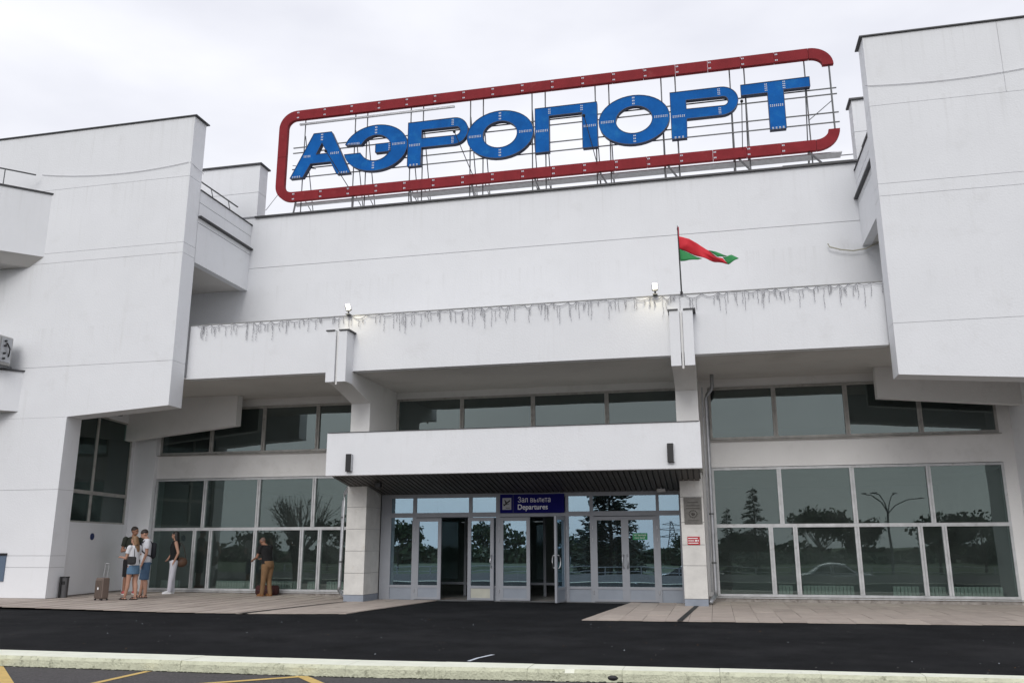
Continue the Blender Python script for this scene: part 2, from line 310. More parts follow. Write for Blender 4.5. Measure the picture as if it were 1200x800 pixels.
# pavement of laid stones; edges follow the asphalt
pave = bpy.data.objects.new('pavement', None); col.objects.link(pave); pave['kind'] = 'structure'
pr = random.Random(11)
def ye_left(x): return 15.62 if x > -10.5 else 15.62 + ( -10.5 - x) * (-.12)      # front edge, left part
def clip_poly(poly, a, b, c):   # keep a*x+b*y<=c
    out = []
    for i in range(len(poly)):
        p, q = poly[i], poly[(i + 1) % len(poly)]; dp, dq = a * p[0] + b * p[1] - c, a * q[0] + b * q[1] - c
        if dp <= 0: out.append(p)
        if (dp < 0 < dq) or (dq < 0 < dp): t = dp / (dp - dq); out.append((p[0] + (q[0] - p[0]) * t, p[1] + (q[1] - p[1]) * t))
    return out
def half(p, q, side=1):       # half-plane left of p->q (side=1)
    dx, dy = q[0] - p[0], q[1] - p[1]; a, b = dy * side, -dx * side; return a, b, a * p[0] + b * p[1]
def lay(cells, planes):
    for (x0, x1, y0, y1) in cells:
        g = .003; poly = [(x0 + g, y0 + g), (x1 - g, y0 + g), (x1 - g, y1 - g), (x0 + g, y1 - g)]
        for pl in planes:
            poly = clip_poly(poly, *pl)
            if len(poly) < 3: break
        if len(poly) < 3: continue
        ar = abs(sum(poly[i][0] * poly[(i + 1) % len(poly)][1] - poly[(i + 1) % len(poly)][0] * poly[i][1] for i in range(len(poly)))) / 2
        if ar < .004: continue
        z = gz((x0 + x1) / 2) + .016 + pr.uniform(-.0035, .0035)
        s = MB(); s.prism(poly, z - .014, z, 'z'); s.build('paving_stone', pr.choice([tile_m, tile_m, tile_m2, tile_m3]), pave)
# thin bed between the stones
cells = [(-17.2 + .4 * i, -16.8 + .4 * i, 14.6 + 1.02 * j, 15.62 + 1.02 * j) for i in range(27) for j in range(8)]
lay([c for c in cells if c[3] < 22], [half((-20, 14.3), (-13.87, 15.0)), half((-13.87, 15.0), (-10.5, 15.6)), half((-10.5, 15.6), (-7.11, 15.6)), half((-7.11, 15.6), (-6.6, 20.6))])
cells = [(-2.5 + .395 * i, -2.105 + .395 * i, 15.72 + 1.2 * j, 16.92 + 1.2 * j) for i in range(31) for j in range(5)]
lay(cells, [half((-2.37, 15.72), (4.94, 16.2)), half((-1.97, 20.6), (-2.37, 15.72)), ])
b = MB(); lr = random.Random(17)
for i in range(260):
    px, py = lr.uniform(-16, 7), lr.uniform(9.9, 15.5); s = lr.uniform(.004, .013); a = lr.uniform(0, 3.14); c_, s_ = math.cos(a) * s, math.sin(a) * s
    b.add([(px - c_, py - s_, .003), (px + s_ * .6, py - c_ * .6, .004), (px + c_, py + s_, .009), (px - s_ * .6, py + c_ * .6, .007)], [(0, 1, 2, 3)], lr.choice([0, 0, 0, 1, 2]))
b.build('grit_and_leaves', [mat('grit', (.12, .115, .11), .9), mat('dry_leaf', (.22, .11, .03), .8), white_p], kind='stuff')
drain_m = mat('drain_black', (.012, .012, .012), .7)
for q in ([(-.62, 15.76), (-.72, 15.76), (-.50, 19.9), (-.40, 19.9)],):
    strip('drain_channel', q, .0235, drain_m, pave)
b = MB(); b.add([(-8.50, 19.60, .0235), (-8.56, 19.60, .0235), (-9.10, 15.66, .0235), (-8.98, 15.66, .0235)], [(0, 1, 2, 3)]); b.build('drain_channel', drain_m, pave)

# ================================================================== TERMINAL
T = thing('airport_terminal', 'white concrete airport terminal with glazed ground floor and overhanging wings', 'building', (C, 21, 0))
def wallbox(x0, x1, y0, y1, z0, z1, m=plaster, name='wall', **kw): return B(name, x0, x1, y0, y1, z0, z1, m, T, **kw)
def prism_part(name, pts, y0, y1, m, axis='y', parent=T):
    b = MB(); b.prism(pts, y0, y1, axis); return b.build(name, m, parent)
YW0, YW1 = 17.88, 18.4
XL, XR = C - 8.125, C + 8.125
# ---- wing walls: a core with panels hung on it, joints recessed
def wing(side):
    xe = XL if side < 0 else XR; xo = -23 if side < 0 else 14
    zin, sl = (4.56, -.066) if side < 0 else (4.56, -.07)
    xp = -15.34 if side < 0 else 7.1; zp = zin + sl * abs(xp - xe)
    zt = 12.12 if side < 0 else 12.02
    def P(a, b): return [(min(a[0], b[0]), 0)] 
    inn = .014 * side
    core = [(xe + inn, zin + .012), (xe + inn, zt - .01), (xo, zt - .01), (xo, zp + .012)] if False else None
    lo = xp
    cpts = [(xe + inn * 1, zin + .015), (lo, zp + .015), (lo + .014 * side, 0.0), (xo, 0.0), (xo, zt), (xe + inn, zt)]
    prism_part('wall_core', cpts, YW0 + .016, YW1 - .004, joint_dark)
    bands = [5.655, 8.41, 8.68, 10.46, zt] if side < 0 else [5.60, 8.32, 8.59, 10.37, zt]
    prev = None; g = .004
    for i, zb in enumerate(bands):
        if i == 0: pts = [(xe, zin), (lo, zp), (lo, zp - .0), (xo, zp - .0), (xo, zb - g), (xe, zb - g)]
        else: pts = [(xe, prev + g), (xo, prev + g), (xo, zb - g), (xe, zb - g)]
        pts = [pts[0]] + [p for p, q in zip(pts[1:], pts) if p != q]
        if side > 0 and i == 4:
            xs = 6.35
            for s0, s1 in ((xe, xs - .003), (xs + .003, xo)): prism_part('wall_panel', [(s0, prev + g), (s1, prev + g), (s1, zb - g), (s0, zb - g)], YW0, YW1, plaster)
        else: prism_part('wall_panel', pts, YW0, YW1, plaster)
        prev = zb
    # pier below
    zs = [.10, .80, 1.07, 2.62, zp]
    for a, c in zip(zs, zs[1:]): prism_part('pier_panel', [(lo, a + g), (xo, a + g), (xo, c - g), (lo, c - g)], YW0, YW1, plaster)
    prism_part('plinth', [(lo + .03 * side, -.05), (xo, -.05), (xo, .105), (lo + .03 * side, .105)], YW0 + .02, YW1 - .02, plinth_m)
    # roof coping
    b = MB(); xc = xe - .07 * side; b.box(min(xc, xo), max(xc, xo), YW0 - .04, YW1 + .06, zt, zt + .028); b.build('coping', coping_m, T)
    # rear tower slab
    xt = -12.42 if side < 0 else 3.93; zt2 = 12.17
    for a, c in ((10.56, 11.3), (11.312, zt2)):
        b = MB(); b.box(min(xt, xo), max(xt, xo), 21.0, 21.45, a, c); b.build('wall_panel', plaster, T)
    b = MB(); b.box(min(xt + .02 * side, xo), max(xt + .02 * side, xo), 21.02, 21.43, 11.29, 11.32); b.build('wall_core', joint_dark, T)
    xc = xt - .06 * side; b = MB(); b.box(min(xc, xo), max(xc, xo), 20.94, 21.51, zt2, zt2 + .045); b.build('coping', coping_m, T)
wing(-1); wing(1)
# ---- balconies in the wings: side walls with ledges, seen end on
def balcony(side):
    x0 = XL if side < 0 else 3.85; s = side
    def fb(name, d0, d1, y0, y1, z0, z1, m):
        a, c = x0 + s * d0, x0 + s * d1; B(name, min(a, c), max(a, c), y0, y1, z0, z1, m, T)
    y0, y1 = YW1 - .01, 21.0
    fb('wall_panel', .0, .2, y0, y1, 8.32, 9.38, plaster)
    fb('wall_core', .014, .19, y0, y1, 9.378, 9.402, joint_dark)
    fb('wall_panel', .0, .2, y0, y1, 9.40, 9.52, plaster)
    fb('ledge', -.09, .2, y0, y1, 9.52, 9.565, coping_m)
    fb('wall_panel', .0, .2, y0, y1, 9.565, 9.93, plaster)
    fb('wall_core', .014, .19, y0, y1, 9.928, 9.95, joint_dark)
    fb('wall_panel', .0, .2, y0, y1, 9.948, 10.27, plaster)
    fb('coping', -.03, .23, y0, y1, 10.27, 10.295, coping_m)
    xo = -22.5 if s < 0 else 13.5
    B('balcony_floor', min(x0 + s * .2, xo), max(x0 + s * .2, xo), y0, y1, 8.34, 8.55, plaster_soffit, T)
    b = MB(); xr = x0 + s * .1
    b.tube([(xr, y0 + .05, 10.58), (xr, 20.35, 10.60)], .02, 6)
    for yy in (19.0, 19.85): b.tube([(xr, yy, 10.59), (xr, yy + .16, 10.29)], .012, 6); 
    b.build('handrail', galv_d, T)
balcony(-1); balcony(1)
# ---- tall rear wall above the terrace
for a, c in ((5.4, 8.965), (8.978, 10.49)): B('wall_panel', -22.8, 13.8, 21.0, 21.3, a, c, plaster, T)
B('wall_core', -22.7, 13.7, 21.02, 21.28, 8.96, 8.985, joint_dark, T)
B('coping', -12.45, 3.95, 20.93, 21.35, 10.49, 10.535, coping_m, T)
B('roof', -22.8, 13.8, 21.3, 34, 10.25, 10.42, plaster_soffit, T)
# ---- terrace parapet over the forecourt
YP = 18.5
B('parapet', XL, XR, YP, YP + .25, 5.3, 6.655, plaster, T)
b = MB(); b.box(XL, XR, YP - .015, YP + .28, 6.655, 6.672); b.build('coping', mat('pale_coping', (.3, .3, .29), .7, noise=.3, nscale=4), T)
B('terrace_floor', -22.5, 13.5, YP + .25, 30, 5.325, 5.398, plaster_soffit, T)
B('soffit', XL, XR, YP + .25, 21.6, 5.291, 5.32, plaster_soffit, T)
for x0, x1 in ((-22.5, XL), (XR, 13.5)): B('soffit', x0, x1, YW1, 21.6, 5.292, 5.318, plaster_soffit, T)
# ---- pilasters with ribs, brackets and columns
for s in (-1, 1):
    xo, xi = C + s * 4.212, C + s * 3.715; x0, x1 = min(xo, xi), max(xo, xi)
    pil = B('pilaster', x0, x1, 18.19, YP, 4.99, 6.2, plaster, T)
    w = (x1 - x0)
    for a, c in ((x0 - .0, x0 + w * .43), (x0 + w * .57, x1)): B('rib', a, c, 18.10, 18.19, 4.985, 6.2, plaster, pil)
    B('groove_lip', x0 + w * .46, x0 + w * .54, 18.15, 18.19, 4.93, 6.19, plaster_warm, pil)
    for a, c in ((x0 - .03, x0 + w * .38), (x0 + w * .6, x1 + .06)): B('cap', a, c, 18.07, 18.5, 6.2, 6.225, coping_m, pil)
    # bracket falls back to the column, and carries the beam behind it
    prism_part('bracket', [(YP - .31, 4.99), (YP + .0, 4.985), (19.66, 4.72), (21.48, 4.72), (21.48, 5.29), (YP - .0, 5.29), (YP - .31, 5.29)], x0 + .004, x1 - .004, plaster_warm, axis='x')
    colm = B('column', x0 + .03, x1 - .03, 19.685, 21.48, -.02, 2.86, joint_dark, T)
    B('column_shaft', x0, x1, 19.655, 21.485, 3.3, 4.72, plaster_warm, T)
    B('column_base', x0 - .0, x1 + .0, 19.66, 20.58, -.02, .16, mat('grey_blue_base%d' % s, (.25, .28, .33), .7, noise=.1), colm)
    zs = [.165, .66, 1.17, 1.68, 2.2, 2.87] if s < 0 else [.165, .86, 1.3, 1.78, 2.33, 2.87]
    for a, c in zip(zs, zs[1:]):
        B('stone_slab', x0, x1, 19.65, 19.68, a + .004, c - .004, stone, colm)
        xs = x1 if s < 0 else x0
        for ya, yb in ((19.684, 20.12), (20.128, 20.57)):
            B('stone_slab', min(xs, xs - s * .03 * -1), max(xs, xs - s * .03 * -1), ya, yb, a + .004, c - .004, stone, colm)
        xs = x0 if s < 0 else x1 - .03
        B('stone_slab', xs, xs + .03, 19.684, 21.3, a + .004, c - .004, stone, colm)
# ---- canopy over the doors
cx0, cx1 = C - 4.242, C + 4.242
can = B('canopy', cx0, cx1, 18.42, 18.6, 2.854, 3.835, plaster, T, bevel=.004)
B('canopy_deck', cx0 + .01, cx1 - .01, 18.6, 21.46, 2.96, 3.2, plaster_soffit, T)
B('canopy_rim', cx0 + .02, cx1 - .02, 18.40, 18.62, 3.835, 3.847, coping_m, can)
n = 68; sx0, sx1 = cx0 + .06, cx1 - .06
for i in range(n):
    a = sx0 + (sx1 - sx0) * i / n; c = a + (sx1 - sx0) / n - .028
    b = MB(); b.prism([(18.6, 2.86), (20.58, 2.53), (20.58, 2.56), (18.6, 2.89)], a, c, 'x'); b.build('slat', slat_m, can)
b = MB(); b.prism([(18.61, 2.90), (20.59, 2.57), (20.59, 2.6), (18.61, 2.93)], sx0, sx1, 'x'); b.build('slat_backing', black, can)
# ---- facade wall pieces round the windows
for x0, x1 in ((-15.25, -8.635), (-.211, 6.44)):
    wallbox(x0, x1, 21.5, 21.8, 3.125, 3.775, plaster_warm); B('plinth', x0, x1, 21.44, 21.8, -.02, .125, plinth_m, T)
    wallbox(x0, x1, 21.5, 21.8, 5.085, 5.29, plaster_warm); wallbox(x0, x0 + (.22 if x0 > -1 else .05), 21.5, 21.8, 3.775, 5.085, plaster_warm)
wallbox(-8.635, -8.135, 21.49, 21.8, 0, 5.29, plaster_warm); wallbox(-.709, -.2115, 21.49, 21.8, 0, 5.29, plaster_warm); wallbox(-8.13, -.714, 21.5, 21.8, 5.11, 5.29, plaster_warm); wallbox(-8.13, -.714, 21.5, 21.8, 3.2, 3.775, plaster_warm)
wallbox(6.44, 6.78, 21.5, 21.8, .0, 5.29, plaster_warm)
wallbox(-.211, .0, 21.499, 21.8, .0, 3.125, plaster_warm)
# pilaster in the left corner and the splayed side wall with its window
b = MB(); b.prism([(-15.9, 21.30), (-15.25, 21.36), (-15.25, 21.9), (-15.9, 21.9)], -.05, 5.29, 'z'); b.build('corner_pilaster', plaster, T)
b = MB(); b.prism([(6.72, 21.3), (6.72, 21.9), (7.6, 21.9), (7.6, 18.3), (7.1, 18.3)], -.05, 5.28, 'z'); b.build('side_wall', plaster, T)
SW0, SW1 = Vector((-15.36, 18.3)), Vector((-15.9, 21.36)); sd = (SW1 - SW0); sl = sd.length; sdn = sd / sl; snm = Vector((sdn.y, -sdn.x))  # normal to the right, into the forecourt
def sw(u0, u1, d0, d1, z0, z1, name, m, parent=T):
    P = lambda u, d: tuple(SW0 + sdn * u + snm * d)
    b = MB(); b.prism([P(u0, d0), P(u0, d1), P(u1, d1), P(u1, d0)], z0, z1, 'z'); return b.build(name, m, parent)
sw(0, sl, -.25, 0, .13, 1.87, 'wall', plaster); sw(0, sl, -.25, -.02, -.05, .13, 'plinth', plinth_m); sw(0, sl, -.25, 0, 4.62, 5.28, 'wall', plaster)
sw(sl - .22, sl, -.25, -.002, 1.87, 4.62, 'wall', plaster)
fr = sw(.0, .05, -.09, -.02, 1.91, 4.58, 'window', alu_brown)
for u0, u1, z0, z1 in ((.0, sl - .22, 1.87, 1.91), (.0, sl - .22, 4.58, 4.62), (.05, sl - .22, 2.58, 2.67), (sl - .27, sl - .22, 1.91, 4.58), (1.02, 1.10, 1.91, 2.58), (1.02, 1.10, 2.67, 4.58)):
    sw(u0, u1, -.09, -.018, z0, z1, 'frame_bar', alu_brown, fr)
for u0, u1, z0, z1 in ((.05, 1.02, 1.91, 2.58), (1.10, sl - .27, 1.91, 2.58), (.05, 1.02, 2.67, 4.58), (1.10, sl - .27, 2.67, 4.58)):
    sw(u0, u1, -.06, -.05, z0, z1, 'pane', g_side, fr)
# inner fins that cut across the upper windows
prism_part('wall_fin', [(-12.48, 4.47), (-12.48, 5.29), (-15.9, 5.29), (-15.9, 4.14)], 20.8, 21.06, plaster_warm)
prism_part('wall_fin', [(3.8, 4.58), (7.0, 4.29), (7.0, 5.29), (3.8, 5.29)], 20.8, 21.06, plaster_warm)
# ---- windows
def window(x0, x1, z0, z1, y, vert, trans=None, vert_low=None, fm=alu, gm=g_win, fw_=.055, sill=False, name='window'):
    b = MB(); d0, d1 = y, y + .08
    b.box(x0, x1, d0, d1, z0, z0 + fw_); b.box(x0, x1, d0, d1, z1 - fw_, z1)
    b.box(x0, x0 + fw_, d0 + .003, d1, z0 + fw_, z1 - fw_); b.box(x1 - fw_, x1, d0 + .003, d1, z0 + fw_, z1 - fw_)
    rows = [(z0 + fw_, z1 - fw_, vert)]
    if trans: b.box(x0 + fw_, x1 - fw_, d0 - .004, d1, trans[0], trans[1]); rows = [(trans[1], z1 - fw_, vert), (z0 + fw_, trans[0], vert_low)]
    panes = []
    for za, zb, vs in rows:
        prev = x0 + fw_
        for v in list(vs) + [None]:
            e = (v - .05) if v is not None else x1 - fw_
            panes.append((prev, e, za, zb))
            if v is not None:
                b.box(v - .05, v - .012, d0 - .012, d1, za, zb); b.box(v + .012, v + .05, d0 - .012, d1, za, zb); b.box(v - .012, v + .012, d0 + .01, d1, za, zb); prev = v + .05
    if sill: b.prism([(y - .07, z0 - .035), (y + .05, z0 - .035), (y + .05, z0), (y - .07, z0 - .02)], x0 - .04, x1 + .04, 'x')
    f = b.build(name, fm, T)
    for (a, c, za, zb) in panes:
        p = MB(); p.box(a - .005, c + .005, y + .035, y + .045, za - .005, zb + .005); p.build('pane', gm, f)
    return f
YG = 21.5
off = lambda L: [C + v for v in L]
window(0.0, 6.45, .13, 3.11, YG - .02, off([5.986, 7.62, 9.278]), (1.70, 1.78), off([5.71, 6.26, 7.62, 8.976, 9.478]), sill=True)
window(-15.23, -8.64, .13, 3.11, YG - .02, off([-9.25, -7.62, -5.986]), (1.70, 1.78), off([-9.47, -8.976, -7.64, -6.275, -5.76]), sill=True)
window(.02, 6.44, 3.79, 5.075, YG - .02, off([5.99, 7.63, 9.235]), fm=alu_brown, gm=g_up, sill=True)
window(-15.2, -8.64, 3.79, 5.075, YG - .02, off([-9.18, -7.59, -5.98]), fm=alu_brown, gm=g_up, sill=True)
window(-8.12, -.72, 3.79, 5.11, YG - .02, off([-1.89, .015, 1.925]), fm=alu_brown, gm=g_up, sill=True)
# ---- entrance screen and doors at the back of the porch
YD = 20.6
ent = MB(); V = [-7.95, -7.22, -5.80, -5.13, -5.05, -3.44, -2.80, -1.285, -.76]
# transom band and top
DX0, DX1 = -8.12, -.72; dep = .07
ent.box(DX0, DX1, YD, YD + dep, 2.44, 2.55); ent.box(DX0, DX1, YD - .004, YD + dep, 1.97, 2.08)
posts = [(DX0, -7.85), (-7.29, -7.2), (-5.845, -5.76), (-5.16, -5.06), (-3.45, -3.38), (-2.87, -2.79), (-1.31, -1.24), (-.78, DX1)]
for a, c in posts: ent.box(a, c, YD - .008, YD + dep, .0, 1.97); ent.box(a, c, YD + .002, YD + dep, 2.08, 2.44)
ent.box(-7.85, -7.29, YD + .003, YD + dep, .30, .36); ent.box(-5.76, -5.16, YD + .003, YD + dep, .30, .36); ent.box(-3.38, -2.87, YD + .003, YD + dep, .30, .36); ent.box(-1.24, -.78, YD + .003, YD + dep, .30, .36)
ES = ent.build('entrance_screen', pvc, T)
def pane(a, c, z0, z1, y, g=g_door, parent=ES): b = MB(); b.box(a, c, y, y + .012, z0, z1); return b.build('pane', g, parent)
for a, c in ((-7.85, -7.29), (-5.76, -5.16), (-3.38, -2.87), (-1.24, -.78)):
    pane(a, c, .36, 1.97, YD + .03); B('lower_panel', a, c, YD + .02, YD + .05, .02, .30, pvc_d, ES)
    pane(a, c, 2.08, 2.44, YD + .03)
for a, c in ((-7.2, -5.845), (-2.79, -1.31)): pane(a, c, 2.08, 2.44, YD + .03)
B('sill_plate', DX0, DX1, YD - .03, YD + dep + .03, -.01, .018, galv_d, ES)
def door(hx, w, ang, flip=1, handle=True, kick=pvc_d, hinges=True):
    """leaf hinged at hx on the screen; width w along +x (flip=1) or -x; ang opens it outwards"""
    root = MB(); H0, H1 = .03, 1.955; s = .085
    root.box(0, s, 0, .05, H0, H1); root.box(w - s, w, 0, .05, H0, H1); root.box(s, w - s, 0, .05, H1 - s, H1); root.box(s, w - s, 0, .05, H0, H0 + s * .6); root.box(s, w - s, 0, .05, .30, .36)
    if flip < 0: root.v = [(-x, y, z) for x, y, z in root.v]
    me = root.mesh('door', pvc); o = bpy.data.objects.new('door', me); col.objects.link(o); o.parent = T
    o.matrix_parent_inverse = Matrix.Translation(-T.location); o.location = (hx, YD - .01, 0); o.rotation_euler = (0, 0, -ang * flip)
    def child(b, name, m, smooth=False):
        if flip < 0: b.v = [(-x, y, z) for x, y, z in b.v]
        c = bpy.data.objects.new(name, b.mesh(name, m, smooth)); col.objects.link(c); c.parent = o; return c
    b = MB(); b.box(s, w - s, .02, .032, .36, H1 - s); child(b, 'pane', g_door)
    b = MB(); b.box(s, w - s, .012, .038, H0 + s * .6, .30); child(b, 'kick_panel', kick)
    if handle:
        b = MB(); hx_ = w - s * .5
        b.tube([(hx_, 0, .78), (hx_ + .0, -.05, .79), (hx_ - .015, -.07, .84), (hx_ - .02, -.075, .93), (hx_ - .015, -.07, 1.02), (hx_, -.05, 1.07), (hx_, 0, 1.08)], .013, 8); child(b, 'handle', steel, True)
        b = MB(); b.tube([(hx_, .05, .78), (hx_, .1, .8), (hx_ - .02, .12, .93), (hx_, .1, 1.06), (hx_, .05, 1.08)], .013, 8); child(b, 'handle', steel, True)
    if hinges:
        for z in (.24, 1.42, 1.70): b = MB(); b.tube([(-.012, -.012, z - .04), (-.012, -.012, z + .04)], .011, 6); child(b, 'hinge', galv)
    return o
door(-7.2, .66, 0, handle=False); door(-5.845, .66, R(176), -1, kick=pvc_l)
door(-5.06, .74, 0, handle=False); door(-3.45, .72, R(82), -1)
door(-2.79, .74, 0); door(-1.31, .74, 0, -1)
# ---- inside: vestibule, inner doors, hall, radiators
YI = 24.0
B('hall_floor', -16, 7, 20.7, 30, -.06, .012, floor_in, T); B('hall_back_wall', -16, 7, 30, 30.2, 0, 5.3, dark_in, T)
B('hall_upper_floor', -16, 7, 21.82, 30, 3.15, 3.5, dark_in, T); B('hall_ceiling', -16, 7, 21.82, 30, 5.1, 5.27, dark_in, T)
for x in (-16.1, 7): B('hall_end_wall', x, x + .1, 21.9, 30.2, 0, 5.3, dark_in, T)
B('vestibule_ceiling', -8.1, -.74, 20.68, 23.0, 2.5, 2.6, dark_in, T)
inner = MB(); 
for x in (-8.1, -7.3, -6.5, -5.9, -5.1, -4.35, -3.9, -3.3, -2.5, -1.6, -.8): inner.box(x - .035, x + .035, 22.6, 22.66, .02, 2.5)
inner.box(-8.1, -.8, 22.604, 22.656, 2.0, 2.08); inner.box(-8.1, -.8, 22.604, 22.656, .3, .36)
inn = inner.build('inner_screen', pvc, T); pane(-7.3, -6.5, .36, 2.0, 22.62, g_in, inn); pane(-5.1, -4.35, .36, 2.0, 22.62, g_in, inn); pane(-3.3, -.8, .36, 2.0, 22.62, g_in, inn)
for x0, x1 in ((1.95, 3.12), (3.9, 4.5), (4.62, 5.05), (5.15, 6.2), (1.4, 1.75), (-11.9, -10.85), (-10.6, -10.3), (-10.05, -9.5), (-13.3, -12.2), (-15.0, -14.4)):
    r = MB(); k = int((x1 - x0) / .08); zz = .15
    for i in range(k): r.box(x0 + i * .08, x0 + i * .08 + .066, 21.76, 21.86, zz, zz + .21)
    r.box(x0, x0 + k * .08 - .014, 21.78, 21.84, zz + .21, zz + .225); r.build('radiator', rad_m, T, bevel=0)
# people-high hall partition, seen dimly through the right windows
B('hall_partition', .4, 6.2, 26, 26.1, .02, 1.1, mat('partition', (.3, .31, .31), .7), T)
# ---- stepped diagonal boxes at the far left, and the ledge with the air conditioner
def diag_box(xs, z0, z1, name, haunch=0):
    pts = [(xs, YW0), (xs - 3.2, YW0 - 3.2), (xs - 3.6, YW0 - 3.2), (xs - 3.6, YW0)]
    b = MB(); b.prism(pts, z0, z1, 'z'); b.build(name, plaster, T)
    c = .05; b = MB(); b.prism([(xs + c, YW0 - .002), (xs - 3.2 + c, YW0 - 3.2), (xs - 3.7, YW0 - 3.3), (xs - 3.7, YW0)], z1, z1 + .04, 'z'); b.build('coping', coping_m, T)
    if haunch:
        b = MB(); b.add([(p[0], p[1], z0 - .001) for p in pts] + [(xs - .4, YW0, z0 - haunch), (xs - 3.55, YW0 - 3.0, z0 - haunch), (xs - 3.6, YW0 - 3.0, z0 - haunch), (xs - 3.6, YW0, z0 - haunch)],
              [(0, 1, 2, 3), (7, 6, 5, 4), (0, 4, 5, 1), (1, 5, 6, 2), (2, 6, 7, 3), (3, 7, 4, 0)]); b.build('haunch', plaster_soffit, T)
diag_box(-16.62, 8.6, 10.33, 'balcony_box', .25); diag_box(-16.78, 4.56, 5.56, 'balcony_box', .02)
b = MB(); b.tube([(-17.02, YW0 - .2, 10.85), (-19.8, YW0 - 3.0, 10.85)], .02, 6)
for t in (.5, 1.6, 2.6): b.tube([(-17.02 - t, YW0 - .2 - t, 10.84), (-17.02 - t, YW0 - .2 - t, 10.37)], .013, 6, cap=False)
b.build('handrail', galv_d, T)

# ================================================================== ROOFTOP SIGN
YS = 22.5
S = thing('rooftop_sign', 'rooftop sign with big blue letters reading АЭРОПОРТ in a red frame', 'sign', (C, YS, 10.42))
def letter(outer, hole=None, seams=(), d=.16):
    b = MB(); y0 = YS; n = len(outer)
    bm = bmesh.new()
    def loop(pts, y): return [bm.verts.new((p[0], y, p[1])) for p in pts]
    def edges(vs): return [bm.edges.new((vs[i], vs[(i + 1) % len(vs)])) for i in range(len(vs))]
    o1 = loop(outer, y0); e = edges(o1); hv = []
    for h in (hole or []): v = loop(h, y0); hv.append(v); e += edges(v)
    bmesh.ops.triangle_fill(bm, use_beauty=True, use_dissolve=True, edges=e)
    for f in bm.faces: f.material_index = 0
    front = list(bm.faces); g = bmesh.ops.extrude_face_region(bm, geom=front)
    for v in [x for x in g['geom'] if isinstance(x, bmesh.types.BMVert)]: v.co.y += d
    bmesh.ops.recalc_face_normals(bm, faces=bm.faces)
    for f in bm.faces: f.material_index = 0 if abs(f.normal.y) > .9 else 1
    me = bpy.data.meshes.new('letter'); bm.to_mesh(me); bm.free(); me.materials.append(blue_l); me.materials.append(blue_edge)
    o = link('letter', me, S)
    # thin dark rim bead standing on the face, and the pale patches at the panel seams
    for pts in [outer] + list(hole or []):
        rb = MB()
        for i in range(len(pts)):
            p, q = pts[i], pts[(i + 1) % len(pts)]
            rb.bar((p[0], y0 - .006, p[1]), (q[0], y0 - .006, q[1]), .014, .014)
        rb.build('rim', blue_edge, o)
    if seams:
        sb = MB()
        for (x0, z0, x1, z1, k) in seams:
            for i in range(k):
                t = (i + .5) / k; px, pz = x0 + (x1 - x0) * t, z0 + (z1 - z0) * t
                L = math.hypot(x1 - x0, z1 - z0) / k * .24
                if abs(x1 - x0) > abs(z1 - z0): sb.box(px - L, px + L, y0 - .008, y0 - .002, pz - .034, pz - .006); sb.box(px - L, px + L, y0 - .008, y0 - .002, pz + .006, pz + .034)
                else: sb.box(px - .034, px - .006, y0 - .008, y0 - .002, pz - L, pz + L); sb.box(px + .006, px + .034, y0 - .008, y0 - .002, pz - L, pz + L)
        sb.build('seam_patches', white_p, o, kind='stuff')
    return o
def ell(cx, cz, rx, rz, a0=0, a1=360, n=40): return [(cx + rx * math.cos(R(a0 + (a1 - a0) * i / n)), cz + rz * math.sin(R(a0 + (a1 - a0) * i / n))) for i in range(n if a1 - a0 == 360 else n + 1)]
letter([(-11.53, 13.80), (-12.26, 12.36), (-11.83, 12.36), (-11.59, 12.79), (-10.92, 12.79), (-10.70, 12.36), (-10.26, 12.36), (-10.93, 13.80)],
       [[(-11.24, 13.46), (-11.05, 13.09), (-11.42, 13.09)]], [(-11.84, 13.05, -11.6, 13.05, 5), (-10.95, 13.07, -10.65, 13.07, 5), (-11.25, 13.52, -11.25, 13.78, 3), (-12.2, 12.39, -11.9, 12.39, 4), (-10.66, 12.39, -10.34, 12.39, 4)])
# Э: an open ring plus its bar
cx, cz = -9.46, 13.095
outer = ell(cx, cz, 1.03, .755, -171, 165, 44); inner_ = ell(cx - .0, cz, .49, .425, 160, -162, 30)
E_ = [(-10.46, 13.02)] + outer[1:] if False else None
out = [p for p in outer]; inn_ = [p for p in inner_]
letter(out + [(-9.93, 13.25)] + inn_[1:-1] + [(-9.95, 12.975)], None, [(-9.46, 13.55, -9.46, 13.82, 3), (-9.52, 12.4, -9.52, 12.64, 3), (-8.93, 13.15, -8.5, 13.15, 9), (-10.38, 13.3, -9.98, 13.3, 8)])
letter([(-9.46, 12.93), (-8.975, 12.93), (-8.975, 13.215), (-9.46, 13.215)], None, [(-9.0, 12.96, -9.0, 13.19, 4)])
def letter_P(x0, x1, xm):
    w = .44; o = [(x0, 12.36), (x0 + w - .02, 12.36), (x0 + w - .0, 12.935)] + [(xm + (x1 - xm) * math.cos(R(t)), 13.365 + .43 * math.sin(R(t))) for t in range(-90, 91, 12)] + [(x0, 13.795)]
    xi = x0 + w; h = [(xi, 13.235)] + [(xm + .06 + .13 * math.cos(R(t)), 13.36 + .14 * math.sin(R(t))) for t in range(-90, 91, 20)] + [(xi, 13.51)]
    letter(o, [h[::-1]], [(x0 + .04, 13.04, x0 + w - .04, 13.04, 7), (xm - .05, 13.55, xm - .05, 13.76, 4), (xm - .05, 12.97, xm - .05, 13.18, 4), (x0 + .05, 12.39, x0 + .36, 12.39, 3)])
